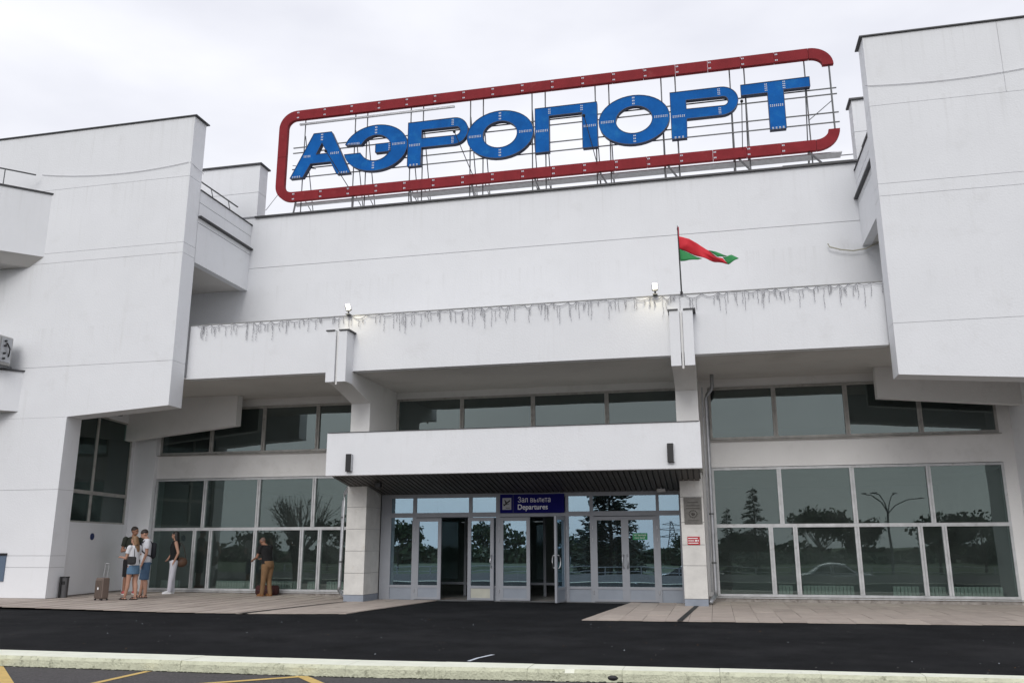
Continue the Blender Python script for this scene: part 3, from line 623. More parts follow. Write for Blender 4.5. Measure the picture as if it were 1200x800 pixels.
def letter_O(x0, x1):
    cx, rx = (x0 + x1) / 2, (x1 - x0) / 2
    letter(ell(cx, 13.09, rx, .757), [ell(cx, 13.09, rx * .515, .425)[::-1]], [(cx, 13.54, cx, 13.82, 3), (cx, 12.37, cx, 12.63, 3), (x0 + .05, 13.1, x0 + .44, 13.1, 8), (x1 - .44, 13.1, x1 - .05, 13.1, 8)])
letter_P(-8.42, -6.53, -6.96); letter_O(-6.56, -4.54)
letter([(-4.49, 12.37), (-4.07, 12.37), (-4.07, 13.50), (-3.10, 13.50), (-3.10, 12.37), (-2.66, 12.37), (-2.66, 13.78), (-4.49, 13.78)], None, [(-4.47, 13.05, -4.1, 13.05, 7), (-3.07, 13.05, -2.7, 13.05, 7), (-4.06, 13.55, -4.06, 13.74, 3), (-3.11, 13.55, -3.11, 13.74, 3)])
letter_O(-2.62, -.61); letter_P(-.58, 1.28, .82)
letter([(2.07, 12.34), (2.50, 12.34), (2.50, 13.50), (3.20, 13.50), (3.20, 13.80), (1.365, 13.78), (1.365, 13.46), (2.07, 13.46)], None, [(2.1, 13.05, 2.47, 13.05, 7), (2.04, 13.5, 2.04, 13.75, 4), (2.52, 13.52, 2.52, 13.77, 4), (2.1, 12.37, 2.47, 12.37, 4)])
# red frame in segments
fd = .13; FY = YS - .03
def seg(x0, x1, z0, z1, dots=True):
    o = B('frame_segment', x0 + .004, x1 - .004, FY, FY + fd, z0, z1, red_p, S)
    if dots:
        d = MB()
        for zz in (z0 + .06, z1 - .075):
            for dx in (.035, .075): d.box(x0 + dx - .014, x0 + dx + .014, FY - .008, FY - .001, zz - .02, zz + .022)
        d.build('bolt_patches', white_p, o, kind='stuff')
    return o
xt0, xt1 = -12.15, 3.22; nseg = 17
for i in range(nseg):
    a = xt0 + (xt1 - xt0) * i / nseg; c = xt0 + (xt1 - xt0) * (i + 1) / nseg
    seg(a, c, 14.34, 14.65); seg(a, c, 11.60, 11.90)
    dk = MB()
seg_v = MB(); 
for z0, z1 in ((12.15, 13.1), (13.108, 14.08)): B('frame_segment', -12.72, -12.43, FY, FY + fd, z0, z1, red_p, S)
def corner(cx, cz, ro, ri, a0, a1):
    n = 10; pts = [(cx + ro[0] * math.cos(R(a0 + (a1 - a0) * i / n)), cz + ro[1] * math.sin(R(a0 + (a1 - a0) * i / n))) for i in range(n + 1)] + [(cx + ri[0] * math.cos(R(a1 + (a0 - a1) * i / n)), cz + ri[1] * math.sin(R(a1 + (a0 - a1) * i / n))) for i in range(n + 1)]
    b = MB()
    for i in range(n):
        q = [pts[i], pts[i + 1], pts[2 * n + 1 - i - 1], pts[2 * n + 1 - i]]; b.prism(q, FY, FY + fd, 'y')
    me = b.mesh('frame_corner', red_p); bm = bmesh.new(); bm.from_mesh(me); bmesh.ops.remove_doubles(bm, verts=bm.verts, dist=.0005)
    bmesh.ops.delete(bm, geom=[f for f in bm.faces if all(len(e.link_faces) > 2 for e in f.edges if True) and abs(f.normal.y) < .5 and len([e for e in f.edges if len(e.link_faces) > 2]) >= 4], context='FACES'); bm.to_mesh(me); bm.free()
    link('frame_corner', me, S)
corner(-12.15, 14.08, (.57, .57), (.28, .26), 90, 180); corner(-12.15, 12.15, (.57, .55), (.28, .25), 180, 270)
corner(3.226, 14.1, (.63, .55), (.34, .24), 0, 90); corner(3.226, 12.17, (.63, .57), (.34, .27), 270, 360)
# supporting steelwork: posts in pairs, raking back stays, rails, struts and the walkway
fx = [-11.95, -10.05, -8.22, -6.32, -4.42, -2.53, -.62, 1.3, 3.12]
for i, x in enumerate(fx):
    b = MB(); offs = (-.2, .2) if 0 < i < 8 else (0,)
    for dx in offs:
        b.tube([(x + dx, YS + .22, 10.42), (x + dx, YS + .22, 14.45)], .019, 6)
        b.tube([(x + dx, YS + 1.5, 10.42), (x + dx, YS + .26, 13.9)], .016, 6)
        b.tube([(x + dx, YS + .24, 11.9), (x + dx, YS + 1.0, 11.6)], .014, 5)
    b.build('support_frame', galv_d, S)
    b = MB(); b.tube([(x - .1, FY + .1, 11.6), (x + .32, YS - .9, 10.55)], .028, 6); b.build('strut', galv_d, S)
for z in (13.48, 13.30, 12.75, 12.46): B('rail', -12.3, 3.9, YS + .17, YS + .20, z - .014, z + .014, galv_d, S)
b = MB(); b.tube([(3.74, YS + .05, 14.1), (3.74, YS + .05, 12.17)], .024, 6); b.build('support_frame', galv_d, S)
b = MB(); b.tube([(3.12, YS + .2, 12.6), (3.74, YS + .06, 13.05)], .012, 5); b.build('strut', galv_d, S); b = MB(); b.tube([(-12.3, YS + .2, 12.9), (-11.5, YS + .2, 12.7)], .012, 5); b.build('strut', galv_d, S)
B('rail', -12.1, -7.0, YS + .1, YS + .17, 14.22, 14.27, galv, S)
wk = B('walkway', -8.4, 3.9, YS + .25, YS + .62, 11.60, 11.63, galv, S)
B('walkway', -12.2, -8.45, YS + .25, YS + .45, 11.60, 11.63, galv, S)
for z in (11.62, 11.78): B('rail', 2.4, 5.4, YS + .86, YS + .88, z - .012, z + .012, galv_d, S)
# small lamps on thin rods in front of the letters
for (x, z, x2) in ((-10.93, 12.98, -10.25), (-6.85, 13.15, -6.35), (-3.0, 13.2, -2.7), (1.35, 13.1, 1.3)):
    b = MB(); b.ball((x, YS - .35, z), .045, .06, .045, 8, 6); b.tube([(x, YS - .33, z), (x2, YS - .1, 11.85)], .013, 5); b.build('sign_lamp', black, S)
b = MB(); b.tube([(-12.45, YS, 12.1), (-13.0, YS, 11.4), (-13.3, 21.8, 10.9), (-13.5, 21.3, 10.5)], .01, 5); tag(b.build('guy_wire', cable_m), 'thin stay wire running down from the left end of the red rooftop frame', 'cable')

# ================================================================== THINGS ON THE BUILDING
def catenary(p, q, sag, n=24): 
    p, q = Vector(p), Vector(q); return [p.lerp(q, i / n) - Vector((0, 0, sag * 4 * (i / n) * (1 - i / n))) for i in range(n + 1)]
b = MB(); b.tube(catenary((-17.0, 17.86, 10.93), (-12.6, 17.86, 10.83), .16), .006, 5); b.tube([(-12.56, 17.86, 10.83), (-12.5, 18.4, 10.72)], .006, 5); tag(b.build('wall_cable', cable_w), 'thin sagging cable across the top of the left wing', 'cable')
b = MB(); b.tube(catenary((3.64, 17.86, 10.85), (7.6, 17.86, 10.95), .12), .006, 5); tag(b.build('wall_cable', cable_w), 'thin sagging cable across the top of the right wing', 'cable')
b = MB(); b.tube([(3.05, 20.9, 8.4), (3.08, 20.88, 8.31), (3.33, 20.88, 8.22), (3.6, 20.88, 8.17), (3.9, 20.88, 8.2), (4.3, 20.85, 8.38)], .016, 6); tag(b.build('loose_hose', mat('beige_hose', (.4, .38, .3), .6)), 'pale loose hose drooping on the upper wall beside the right wing', 'hose')
# curtain of icicle lights, unlit, along the parapet
G = thing('icicle_light_string', 'unlit icicle light string hanging in thin strands along the terrace parapet', 'string lights', (C, YP - .05, 6.66))
ice_m = mat('pale_grey_wire', (.30, .30, .32), .6); gr = random.Random(21); hb = MB(); x = -12.35; top = []
while x < 3.65:
    w = gr.choice([.2, .3, .4]); sg = gr.uniform(.02, .11); p = (x, YP - .045, 6.655); q = (x + w, YP - .045, 6.655); hb.tube(catenary(p, q, sg, 6), .0075, 4, cap=False)
    for k in range(gr.choice([2, 3, 3, 4])):
        t = gr.random(); px = x + w * t; z0 = 6.655 - sg * 4 * t * (1 - t); L = gr.choice([.1, .16, .2, .25, .3, .42]) * gr.uniform(.8, 1.1)
        s = MB(); pts = []; n = 5
        for i in range(n + 1): pts.append((px + gr.uniform(-.012, .012), YP - .045 + gr.uniform(-.006, .006), z0 - L * i / n))
        s.tube(pts, .0036, 4, cap=False)
        for i in range(1, n + 1): s.box(pts[i][0] - .007, pts[i][0] + .007, YP - .052, YP - .038, pts[i][2] - .009, pts[i][2] + .008)
        s.build('strand', ice_m, G)
    x += w * .92
hb.build('header_cable', ice_m, G)
# floodlights on the parapet, lit
for (x, z, az, lab) in ((-8.27, 6.86, R(24), 'lit floodlight on the parapet above the left pilaster'), (-1.0, 6.87, R(2), 'lit floodlight on the parapet left of the flagpole')):
    L = thing('floodlight', lab, 'floodlight', (x, YP - .12, 6.67), 0, 'floodlights on the parapet')
    body = MB(); body.box(-.07, .07, -.0, .06, -.125, .125); o = body.build('lamp_body', mat('lamp_grey', (.2, .2, .2), .5, .3), L, bevel=.028, local=True); o.location = (0, 0, .18); o.rotation_euler = (R(-34), R(-14) if x < -5 else 0, az)
    e = MB(); e.box(-.048, .048, -.012, .002, -.10, .10); e.build('lens', lamp_e, o, bevel=.006, local=True)
    br = MB(); br.tube([(0, .04, .0), (0, .04, .08)], .02, 8); br.box(-.05, .05, -.03, .14, -.008, .012); br.build('bracket', galv_d, L, local=True)
    ld = bpy.data.lights.new('floodlight_beam', 'SPOT'); ld.energy = 7; ld.color = (1, .88, .58); ld.spot_size = R(125); ld.spot_blend = .9; ld.shadow_soft_size = .08
    lo = bpy.data.objects.new('floodlight_beam', ld); col.objects.link(lo); lo.parent = L; lo.location = (.0, -.28, .2)
    lo.rotation_euler = Vector((-.15 if x > -5 else .35, .32, -.75)).to_track_quat('-Z', 'Y').to_euler()
# flag on its pole
F = thing('flagpole', 'short dark flagpole with a red and green flag on the parapet', 'flag', (-.43, YP - .02, 6.67))
b = MB(); b.tube([(0, 0, -.02), (-.012, 0, 1.2), (-.02, 0, 1.5)], [.017, .015, .012], 8); b.tube([(0, 0, -.03), (0, 0, .05)], .03, 8); b.tube([(-.02, 0, 1.5), (-.02, 0, 1.6)], [.018, .004], 8); b.build('pole', black, F, local=True)
def flag_part(pts, fs, m, name):
    me = bpy.data.meshes.new(name); me.from_pydata([(x, y, z) for x, y, z in pts], [], fs); me.materials.append(m)
    bm = bmesh.new(); bm.from_mesh(me); bmesh.ops.subdivide_edges(bm, edges=bm.edges[:], cuts=4, use_grid_fill=True)
    for v in bm.verts: v.co.y += .030 * math.sin(v.co.x * 21 + v.co.z * 8) * min(1, v.co.x * 4 + .05)
    bm.to_mesh(me); bm.free(); o = bpy.data.objects.new(name, me); col.objects.link(o); o.parent = F
    md = o.modifiers.new('thick', 'SOLIDIFY'); md.thickness = .004
    for p in me.polygons: p.use_smooth = True
    return o
fp = lambda px, py, y=0: ((px - 797.3) / 47.5, y, (344 - py) / 47.6)
rp = [fp(796, 280), fp(808, 284.5, -.05), fp(818, 291.5, .03), fp(828, 299.5, -.04), fp(836, 307.2, .03), fp(841, 308.6, -.02), fp(846.5, 315.5, -.03), fp(833, 311, .05), fp(821, 306.5, -.02), fp(808, 299.5, .06), fp(797.2, 294, 0), fp(806, 291, -.05), fp(818, 298, .02), fp(828, 304, -.05)]
flag_part(rp, [(0, 1, 11, 10), (1, 2, 12, 11), (10, 11, 9), (11, 12, 8, 9), (2, 3, 13, 12), (12, 13, 7, 8), (3, 4, 13), (4, 5, 6, 13), (13, 6, 7)], flag_r, 'red_stripe')
gp = [fp(797.2, 294, .008), fp(797.8, 308.2, .0), fp(820.5, 306.8, .03), fp(808, 299.8, .068), fp(827, 298.6, -.05), fp(846, 306.6, -.05), fp(836, 307.6, -.05), fp(841, 307, -.012), fp(850, 305.2, .03), fp(857.5, 309.5, -.01), fp(846.5, 315.7, -.025)]
flag_part(gp, [(0, 3, 2, 1), (4, 5, 6), (7, 8, 9, 10)], flag_g, 'green_stripe')
b = MB(); b.box(-.018, .012, -.012, .012, 1.32, 1.56); b.build('ornament_band', mat('flag_band', (.32, .03, .05), .7), F, local=True)
# wall lights on the canopy
for x, lab in ((-8.08, 'dark slim wall light on the left end of the entrance canopy'), (-.82, 'dark slim wall light on the right end of the entrance canopy')):
    b = MB(); zc = 3.135 if x < -5 else 3.18; b.box(x - .065, x + .065, 18.33, 18.40, zc - .2, zc + .2); o = b.build('wall_light', black, bevel=.008); tag(o, lab, 'wall light', 'wall lights on the canopy')
    b = MB(); b.box(x + .066, x + .08, 18.345, 18.418, zc - .19, zc + .19); b.build('side_plate', galv, o)
# departures sign
D = thing('departures_sign', 'dark blue Departures sign with a white aeroplane pictogram above the middle doors', 'sign', (-4.26, YD - .04, 2.27))
pn = B('sign_board', -5.045, -3.47, YD - .05, YD + .0, 2.055, 2.50, sign_blue, D)
B('sign_board_divider', -4.725, -4.712, YD - .054, YD - .05, 2.06, 2.495, mat('divider', (.06, .06, .12), .5), D)
pic = B('pictogram_tile', -4.985, -4.765, YD - .056, YD - .05, 2.135, 2.415, mat('tile_white', (.40, .41, .44), .5), D, bevel=.0)
b = MB(); y = YD - .0600
qn = [0]
def q2(pts): qn[0] += 1; b.prism(pts, y - .0007 * qn[0], y + .003, 'y')
ox, oz = -4.985, 2.135; s = .22; P_ = lambda u, w: (ox + u * s, oz + w * .28)
q2([P_(.16, .42), P_(.22, .30), P_(.9, .74), P_(.86, .82), P_(.78, .80)])
q2([P_(.36, .46), P_(.22, .84), P_(.30, .84), P_(.56, .58)]); q2([P_(.14, .30), P_(.1, .52), P_(.17, .5), P_(.28, .36)]); q2([P_(.4, .4), P_(.5, .47), P_(.76, .5), P_(.74, .46)])
q2([P_(.38, .12), P_(.84, .12), P_(.84, .17), P_(.38, .17)])
b.build('aeroplane', black, D)
me = text_mesh('Зал в  ıлeта', .80, .135); me.materials.append(sign_w); o = link('lettering', me, D); o.location += Vector((-4.60, YD - .0505, 2.305))
b = MB(); bx, bz, yy = -4.60 + .392, 2.305, YD - .056; b.box(bx, bx + .0115, yy, yy + .005, bz, bz + .071)
ring_ = [(bx + .010, bz + .0425), (bx + .028, bz + .0425), (bx + .041, bz + .036), (bx + .045, bz + .0215), (bx + .041, bz + .007), (bx + .028, bz), (bx + .010, bz)]
rin_ = [(bx + .010, bz + .033), (bx + .026, bz + .033), (bx + .032, bz + .029), (bx + .034, bz + .0215), (bx + .032, bz + .014), (bx + .026, bz + .0095), (bx + .010, bz + .0095)]
for i in range(6): b.prism([ring_[i], ring_[i + 1], rin_[i + 1], rin_[i]], yy, yy + .005, 'y')
b.v = [(bx + (x - bx) * 1.35, y, bz + (z - bz) * 1.36) for x, y, z in b.v]
b.build('lettering', sign_w, D)
me = text_mesh('Departures', .73, .155, fat=.022); me.materials.append(sign_w); o = link('lettering', me, D); o.location += Vector((-4.60, YD - .0505, 2.10))
# green push sign on the door glass
g = B('door_notice', -1.87, -1.53, YD - .001, YD + .006, 1.42, 1.57, sign_green); tag(g, 'small green notice on the glass of the rightmost door', 'notice')
me = text_mesh('НЕТ ВЫХОДА', .28, .04); me.materials.append(sign_txt); o = link('lettering', me, g); o.location = (-1.84, YD - .002, 1.50)
me = text_mesh('NO EXIT', .24, .03); me.materials.append(sign_txt); o = link('lettering', me, g); o.location = (-1.82, YD - .002, 1.445)
# plaque and red sign on the right column
pq = B('memorial_plaque', -.635, -.25, 19.625, 19.651, 1.745, 2.32, bronze, bevel=.004); tag(pq, 'grey metal plaque with raised crest on the right entrance column', 'plaque')
rl = MB()
for z, w in ((2.21, .24), (2.14, .30), (2.08, .30)): rl.box(-.4425 - w / 2, -.4425 + w / 2, 19.619, 19.626, z - .008, z + .008)
for k in range(14):
    a = R(25.7 * k); rl.box(-.4425 + .085 * math.cos(a) - .013, -.4425 + .085 * math.cos(a) + .013, 19.618, 19.626, 1.96 + .075 * math.sin(a) - .012, 1.96 + .075 * math.sin(a) + .012)
rl.ball((-.4425, 19.624, 1.96), .04, .01, .035, 8, 6); rl.box(-.56, -.33, 19.619, 19.626, 1.815, 1.825); rl.build('relief', bronze_l, pq)
rs = B('red_notice', -.59, -.325, 19.632, 19.651, 1.30, 1.475, sign_red); tag(rs, 'small red notice with white lines and a camera symbol on the right column', 'notice')
b = MB(); 
for z, x1 in ((1.438, -.37), (1.388, -.45), (1.338, -.36)): b.box(-.575, x1, 19.627, 19.632, z - .009, z + .009)
b.box(-.43, -.385, 19.627, 19.632, 1.372, 1.405); b.prism([(-.385, 1.388), (-.35, 1.37), (-.35, 1.41)], 19.627, 19.632); b.build('print', sign_txt, rs)
# round blue disc and small box on the side wall; blue board on the far left pier
P2 = lambda u, d: tuple(SW0 + sdn * u + snm * d)
b = MB(); c0, c1 = P2(1.25, .0), P2(1.25, .02); b.tube([(c0[0], c0[1], 1.53), (c1[0], c1[1], 1.53)], .085, 16); tag(b.build('round_sign', mat('disc_blue', (.01, .025, .11), .5)), 'small round dark blue sign on the white side wall above the suitcase', 'sign')
b = MB(); b.box(-16.9, -16.55, 17.85, 17.88, .48, 1.08); o = b.build('notice_board', mat('board_blue', (.10, .14, .2), .5)); b = MB(); b.box(-16.92, -16.54, 17.82, 17.878, 1.082, 1.13); b.build('hood', black, o); tag(o, 'narrow blue-grey board with a black hood on the far left pier', 'notice board')
c0 = P2(1.9, .06); b = MB(); b.box(c0[0] - .04, c0[0] + .06, c0[1] - .05, c0[1] + .05, 4.74, 4.88); tag(b.build('security_camera', black, bevel=.01), 'small black camera under the left wing above the corner window', 'camera')
b = MB(); b.box(-7.75, -7.6, 19.15, 19.25, 2.62, 2.74); b.tube([(-7.68, 19.2, 2.70), (-7.68, 19.2, 2.82)], .02, 6); tag(b.build('security_camera', black, bevel=.01), 'small black camera under the left end of the slatted canopy', 'camera')
b = MB(); b.box(-1.25, -1.05, 20.2, 20.3, 2.48, 2.56); b.tube([(-1.15, 20.25, 2.56), (-1.15, 20.25, 2.62)], .02, 6); tag(b.build('security_camera', mat('cam_white', (.5, .5, .5), .5), bevel=.01), 'pale camera under the right end of the slatted canopy', 'camera')
# downpipes
def pipe(name, pts, r, label, shoe):
    b = MB(); b.tube(pts, r, 10); o = b.build(name, galv, smooth=True)
    s = MB(); s.tube(shoe, [r * 1.05, r * 1.15], 10); s.build('shoe', galv, o, smooth=True)
    br = MB()
    for z in (.9, 2.0): 
        br = MB(); br.tube([(pts[-2][0], pts[-2][1], z - .02), (pts[-2][0], pts[-2][1], z + .02)], r * 1.2, 10); br.build('clamp', galv_d, o)
    tag(o, label, 'drainpipe')
pipe('drainpipe', [(.13, 20.85, 5.3), (.13, 20.85, 5.02), (.11, 20.85, 4.95), (-.0, 20.85, 4.8), (-.03, 20.85, 4.72), (-.04, 20.85, 3.0), (-.05, 20.85, .3), (-.05, 20.83, .17)], .045, 'grey metal downpipe right of the right entrance column', [(-.05, 20.86, .19), (-.18, 20.2, .06)])
pipe('drainpipe', [(-9.27, 21.3, 3.1), (-9.27, 21.3, 2.9), (-9.26, 20.9, 2.6), (-9.26, 20.85, 2.4), (-9.28, 20.85, .3), (-9.28, 20.83, .2)], .045, 'grey metal downpipe left of the left entrance column', [(-9.28, 20.86, .2), (-8.75, 20.1, .05)])
b = MB(); b.tube([(-.12, 20.9, 5.0), (-.12, 20.9, 3.2)], .018, 6); b.tube([(-.12, 20.9, 3.2), (-.13, 20.9, .25)], .018, 6); tag(b.build('conduit', galv), 'thin grey conduit beside the right downpipe', 'conduit')
# air conditioner at the far left
A = thing('air_conditioner', 'old beige air conditioner unit on the ledge of the left wing', 'air conditioner', (-17.35, 17.42, 5.6))
b = MB(); b.box(-.55, .42, -.28, .2, .06, .78); b.build('casing', ac_m, A, bevel=.03, local=True)
b = MB(); b.box(.425, .45, -.2, .12, .12, .72)
b.build('side_cover', galv, A, local=True)
for z in (.2, .33, .52, .64): b = MB(); b.tube([(.45, -.1, z), (.49, -.1, z)], .028, 8); b.build('valve', black, A, local=True)
b = MB(); b.tube([(.46, -.05, .6), (.52, 0, .45), (.46, .05, .3), (.3, .0, .02), (-.1, -.05, .01)], .02, 6); b.build('hose', black, A, local=True)
for x in (-.4, .3): b = MB(); b.box(x, x + .06, -.32, .3, 0.0, .06); b.build('bracket', galv_d, A, local=True)
# ash bin and suitcase
def GZ(x): return gz(x) + .017
A = thing('litter_bin', 'narrow steel ash bin with a black side standing by the left pier', 'bin', (-15.17, 18.28, GZ(-15.2))); A.scale = (.74, .74, .92)
b = MB(); b.tube([(0, 0, 0), (0, 0, .51)], .105, 16); b.build('body', mat('bin_steel', (.12, .12, .125), .35, .7), A, smooth=False, local=True)
b = MB(); b.tube([(0, 0, .5), (0, 0, .53)], .115, 16); b.build('lid', black, A, local=True)
b = MB(); b.box(-.15, -.08, -.09, .1, .0, .53); b.build('side_panel', black, A, local=True)
b = MB(); b.box(-.05, .06, -.112, -.08, .33, .42); b.build('opening', black, A, bevel=.01, local=True)
A = thing('suitcase', 'taupe hard suitcase with its handle pulled up beside the group of travellers', 'suitcase', (-13.82, 17.86, GZ(-13.8)), R(-15))
b = MB(); b.box(-.13, .13, -.1, .1, .035, .50); b.build('shell', mat('taupe_shell', (.135, .10, .082), .45, noise=.1), A, bevel=.025, local=True)
for x in (-.1, -.05, 0, .05, .1): b = MB(); b.box(x - .008, x + .008, -.108, -.099, .06, .44); b.build('ridge', mat('taupe_ridge', (.10, .075, .06), .45), A, local=True)
b = MB(); b.box(-.02, .02, -.113, -.105, .24, .29); b.build('badge', sign_txt, A, local=True)
for x in (-.11, .11):
    for y in (-.07, .07): b = MB(); b.tube([(x - .012, y, .02), (x + .012, y, .02)], .022, 10); b.build('wheel', black, A, local=True)
b = MB(); b.tube([(-.06, .05, .46), (-.06 + .04, .05, .82)], .009, 6); b.tube([(.06, .05, .46), (.10, .05, .82)], .009, 6); b.tube([(-.03, .05, .82), (.11, .05, .82)], .014, 6); b.build('handle', steel, A, local=True)
A = thing('travel_bag', 'dark red travel bag on the ground behind the man in khaki trousers', 'bag', (-11.45, 21.2, GZ(-11)), R(4))
b = MB(); b.box(-.30, .30, -.12, .12, 0, .25); b.build('bag_body', mat('maroon_fabric', (.05, .012, .012), .8, noise=.2, nscale=9), A, bevel=.05, smooth=True, local=True)
b = MB(); b.tube([(-.15, -.1, .22), (-.12, -.08, .33), (.12, -.08, .33), (.15, -.1, .22)], .012, 6); b.tube([(-.24, -.125, .12), (.24, -.125, .12)], .008, 6); b.build('handle', black, A, local=True)
#@@PEOPLE
# ================================================================== PEOPLE
skin_m = mat('skin', (.42, .235, .165), .6, noise=.06, nscale=12); skin_t = mat('tanned_skin', (.27, .135, .085), .6, noise=.06, nscale=12)
def cloth(name, c, n=.12): return mat(name, c, .88, noise=n, nscale=9, bump=.3, bscale=35)
def cone(b, p, q, r0, r1, n=10):
    p, q = Vector(p), Vector(q); b.tube([p, q], [r0, r1], n); b.ball(p, r0, r0, r0, n, 6); b.ball(q, r1, r1, r1, n, 6)
def stack(b, rings_, n=18):      # rings_: (cx, cy, z, rx, ry)
    rs = [[(cx + rx * math.cos(2 * math.pi * k / n), cy + ry * math.sin(2 * math.pi * k / n), z) for k in range(n)] for cx, cy, z, rx, ry in rings_]; b.rings(rs)
def remeshed(b, name, m, parent, vox=.011, smooth_it=2, **kw):
    me = b.mesh('tmp', m); o = bpy.data.objects.new('tmp', me); col.objects.link(o)
    md = o.modifiers.new('r', 'REMESH'); md.mode = 'VOXEL'; md.voxel_size = vox; md.use_smooth_shade = True
    if smooth_it: sm = o.modifiers.new('s', 'SMOOTH'); sm.factor = .5; sm.iterations = smooth_it
    dg = bpy.context.evaluated_depsgraph_get(); dg.update(); me2 = bpy.data.meshes.new_from_object(o.evaluated_get(dg)); bpy.data.objects.remove(o)
    me2.name = name; me2.materials.clear(); me2.materials.append(m); o2 = bpy.data.objects.new(name, me2); col.objects.link(o2); o2.parent = parent
    for p in me2.polygons: p.use_smooth = True
    for k, v in kw.items(): o2[k] = v
    return o2
def person(label, x, y, rz, h, sk, P, top, bottom, hair, shoes, group=None):
    root = thing('person', label, 'person', (x, y, GZ(x)), R(rz), group)
    sh = P.get('shw', .105); hipw = .052; lean = P.get('lean', 0.0); nod = P.get('nod', 0); look = R(P.get('look', 0)); g = P.get('girth', 1.0)
    def tz(z): return lean * max(0, z - .52) * (1 + .8 * max(0, z - .7))      # forward shift of the trunk with height
    Lg = P.get('legs', [((-.005, .0), (-.01, .0)), ((.005, .0), (.01, .0))])   # per leg: knee offset(x,y), ankle offset(x,y)
    V3 = lambda a, b_, c: Vector((a * h, b_ * h, c * h)); b = MB(); J = {}
    for i, s in enumerate((-1, 1)):
        (kx, ky), (ax, ay) = Lg[i]; hip = V3(s * hipw, 0, .50); kn = V3(s * hipw + kx, ky, .275); an = V3(s * hipw + ax, ay, .05); J[('leg', i)] = (hip, kn, an)
        cone(b, hip, kn, .053 * h * g, .033 * h); mid = kn.lerp(an, .35) + Vector((0, -.008 * h, 0)); cone(b, kn, mid, .032 * h, .033 * h); cone(b, mid, an, .032 * h, .021 * h)
        cone(b, an + Vector((0, -.012 * h, -.03 * h)), an + Vector((0, .085 * h, -.038 * h)), .020 * h, .013 * h)
    stack(b, [(0, tz(z) * h + dy * h, z * h, rx * h * g, ry * h * g) for z, rx, ry, dy in ((.47, .07, .05, 0), (.5, .093, .062, -.004), (.54, .092, .064, -.004), (.60, .078, .055, 0), (.66, .080, .058, .004), (.74, .093, .066, .004), (.80, .092, .056, 0), (.835, .06, .04, 0), (.85, .035, .03, 0))])
    ty = tz(.82); hz = .93; hc = V3(0, tz(.88) + .01 + nod * .035, hz - nod * .02)
    cone(b, V3(0, ty, .83), hc + V3(0, -.012, -.035), .034 * h, .031 * h)
    Rh = Matrix.Rotation(look, 3, 'Z') @ Matrix.Rotation(-nod * R(38), 3, 'X')
    def H(v): return hc + Rh @ (Vector(v) * h)
    hb = MB(); hb.ball((0, -.004 * h, .012 * h), .044 * h, .054 * h, .054 * h, 16, 12); hb.ball((0, .018 * h, -.022 * h), .034 * h, .036 * h, .042 * h, 14, 10)
    hb.tube([(0, .050 * h, .004 * h), (0, .064 * h, -.018 * h)], [.006 * h, .009 * h], 6); hb.ball((0, .051 * h, -.037 * h), .016 * h, .007 * h, .006 * h, 8, 5)
    for s in (-1, 1): hb.ball((s * .045 * h, -.004 * h, -.004 * h), .006 * h, .012 * h, .019 * h, 8, 6); hb.ball((s * .018 * h, .044 * h, .017 * h), .014 * h, .008 * h, .005 * h, 8, 5)
    b.add([hc + Rh @ Vector(v) for v in hb.v], hb.f)
    for i, s in enumerate((-1, 1)):
        shp = V3(s * sh * 1.0, ty, .808); e, w = P['arms'][i]; el = shp + V3(*e); wr = el + V3(*w); J[('arm', i)] = (shp, el, wr)
        cone(b, shp, el, .030 * h, .022 * h); cone(b, el, wr, .0225 * h, .0155 * h)
        d = (wr - el).normalized(); n_ = d.cross(Vector((s, 0, 0))); n_ = n_.normalized() if n_.length > .1 else Vector((0, 0, 1)); t_ = d.cross(n_).normalized()
        pc = wr + d * .03 * h; cone(b, wr, pc + d * .012 * h, .0145 * h, .0155 * h)
        for k in range(4):       # four unequal, bent fingers and a thumb off the side of the palm
            o0 = pc + d * .014 * h + t_ * (k - 1.5) * .0105 * h; L = (.034, .040, .038, .029)[k] * h; m1 = o0 + d * L * .55 - n_ * L * .12; m2 = m1 + d * L * .35 - n_ * L * .38; cone(b, o0, m1, .0062 * h, .0055 * h, 6); cone(b, m1, m2, .0055 * h, .0045 * h, 6)
        th = wr + d * .014 * h - t_ * .013 * h; t2 = th + (d * .6 - t_ * .6 - n_ * .3).normalized() * .028 * h; cone(b, th, t2, .0065 * h, .005 * h, 6)
    remeshed(b, 'body', sk, root, .0075)
    for s in (-1, 1):
        eb = MB(); c = H((s * .018, .0515, .006)); eb.ball(c, .006 * h, .004 * h, .0045 * h, 8, 6); eb.build('eye', black, root, smooth=True, local=True)
    o_ = .0085
    if top:
        tm, sleeve, hem = top; b = MB()
        stack(b, [(0, tz(z) * h + dy * h, z * h, (rx + o_) * h * g, (ry + o_) * h * g) for z, rx, ry, dy in ((hem, .096, .068, -.002), (.54, .093, .066, -.002), (.60, .082, .060, 0), (.66, .084, .062, .004), (.74, .094, .067, .004), (.79, .094, .060, 0), (.825, .072, .046, 0), (.843, .046, .036, 0))])
        for i in range(2):
            shp, el, wr = J[('arm', i)]
            if sleeve > 0: b.tube([shp + V3(0, 0, .004), shp.lerp(el, sleeve)], [.041 * h, .038 * h], 12); b.ball(shp + V3(0, 0, 0), .040 * h, .040 * h, .040 * h, 12, 8)
        remeshed(b, 'shirt', tm, root, .0095, 1)
    bm_, kind = bottom; b = MB()
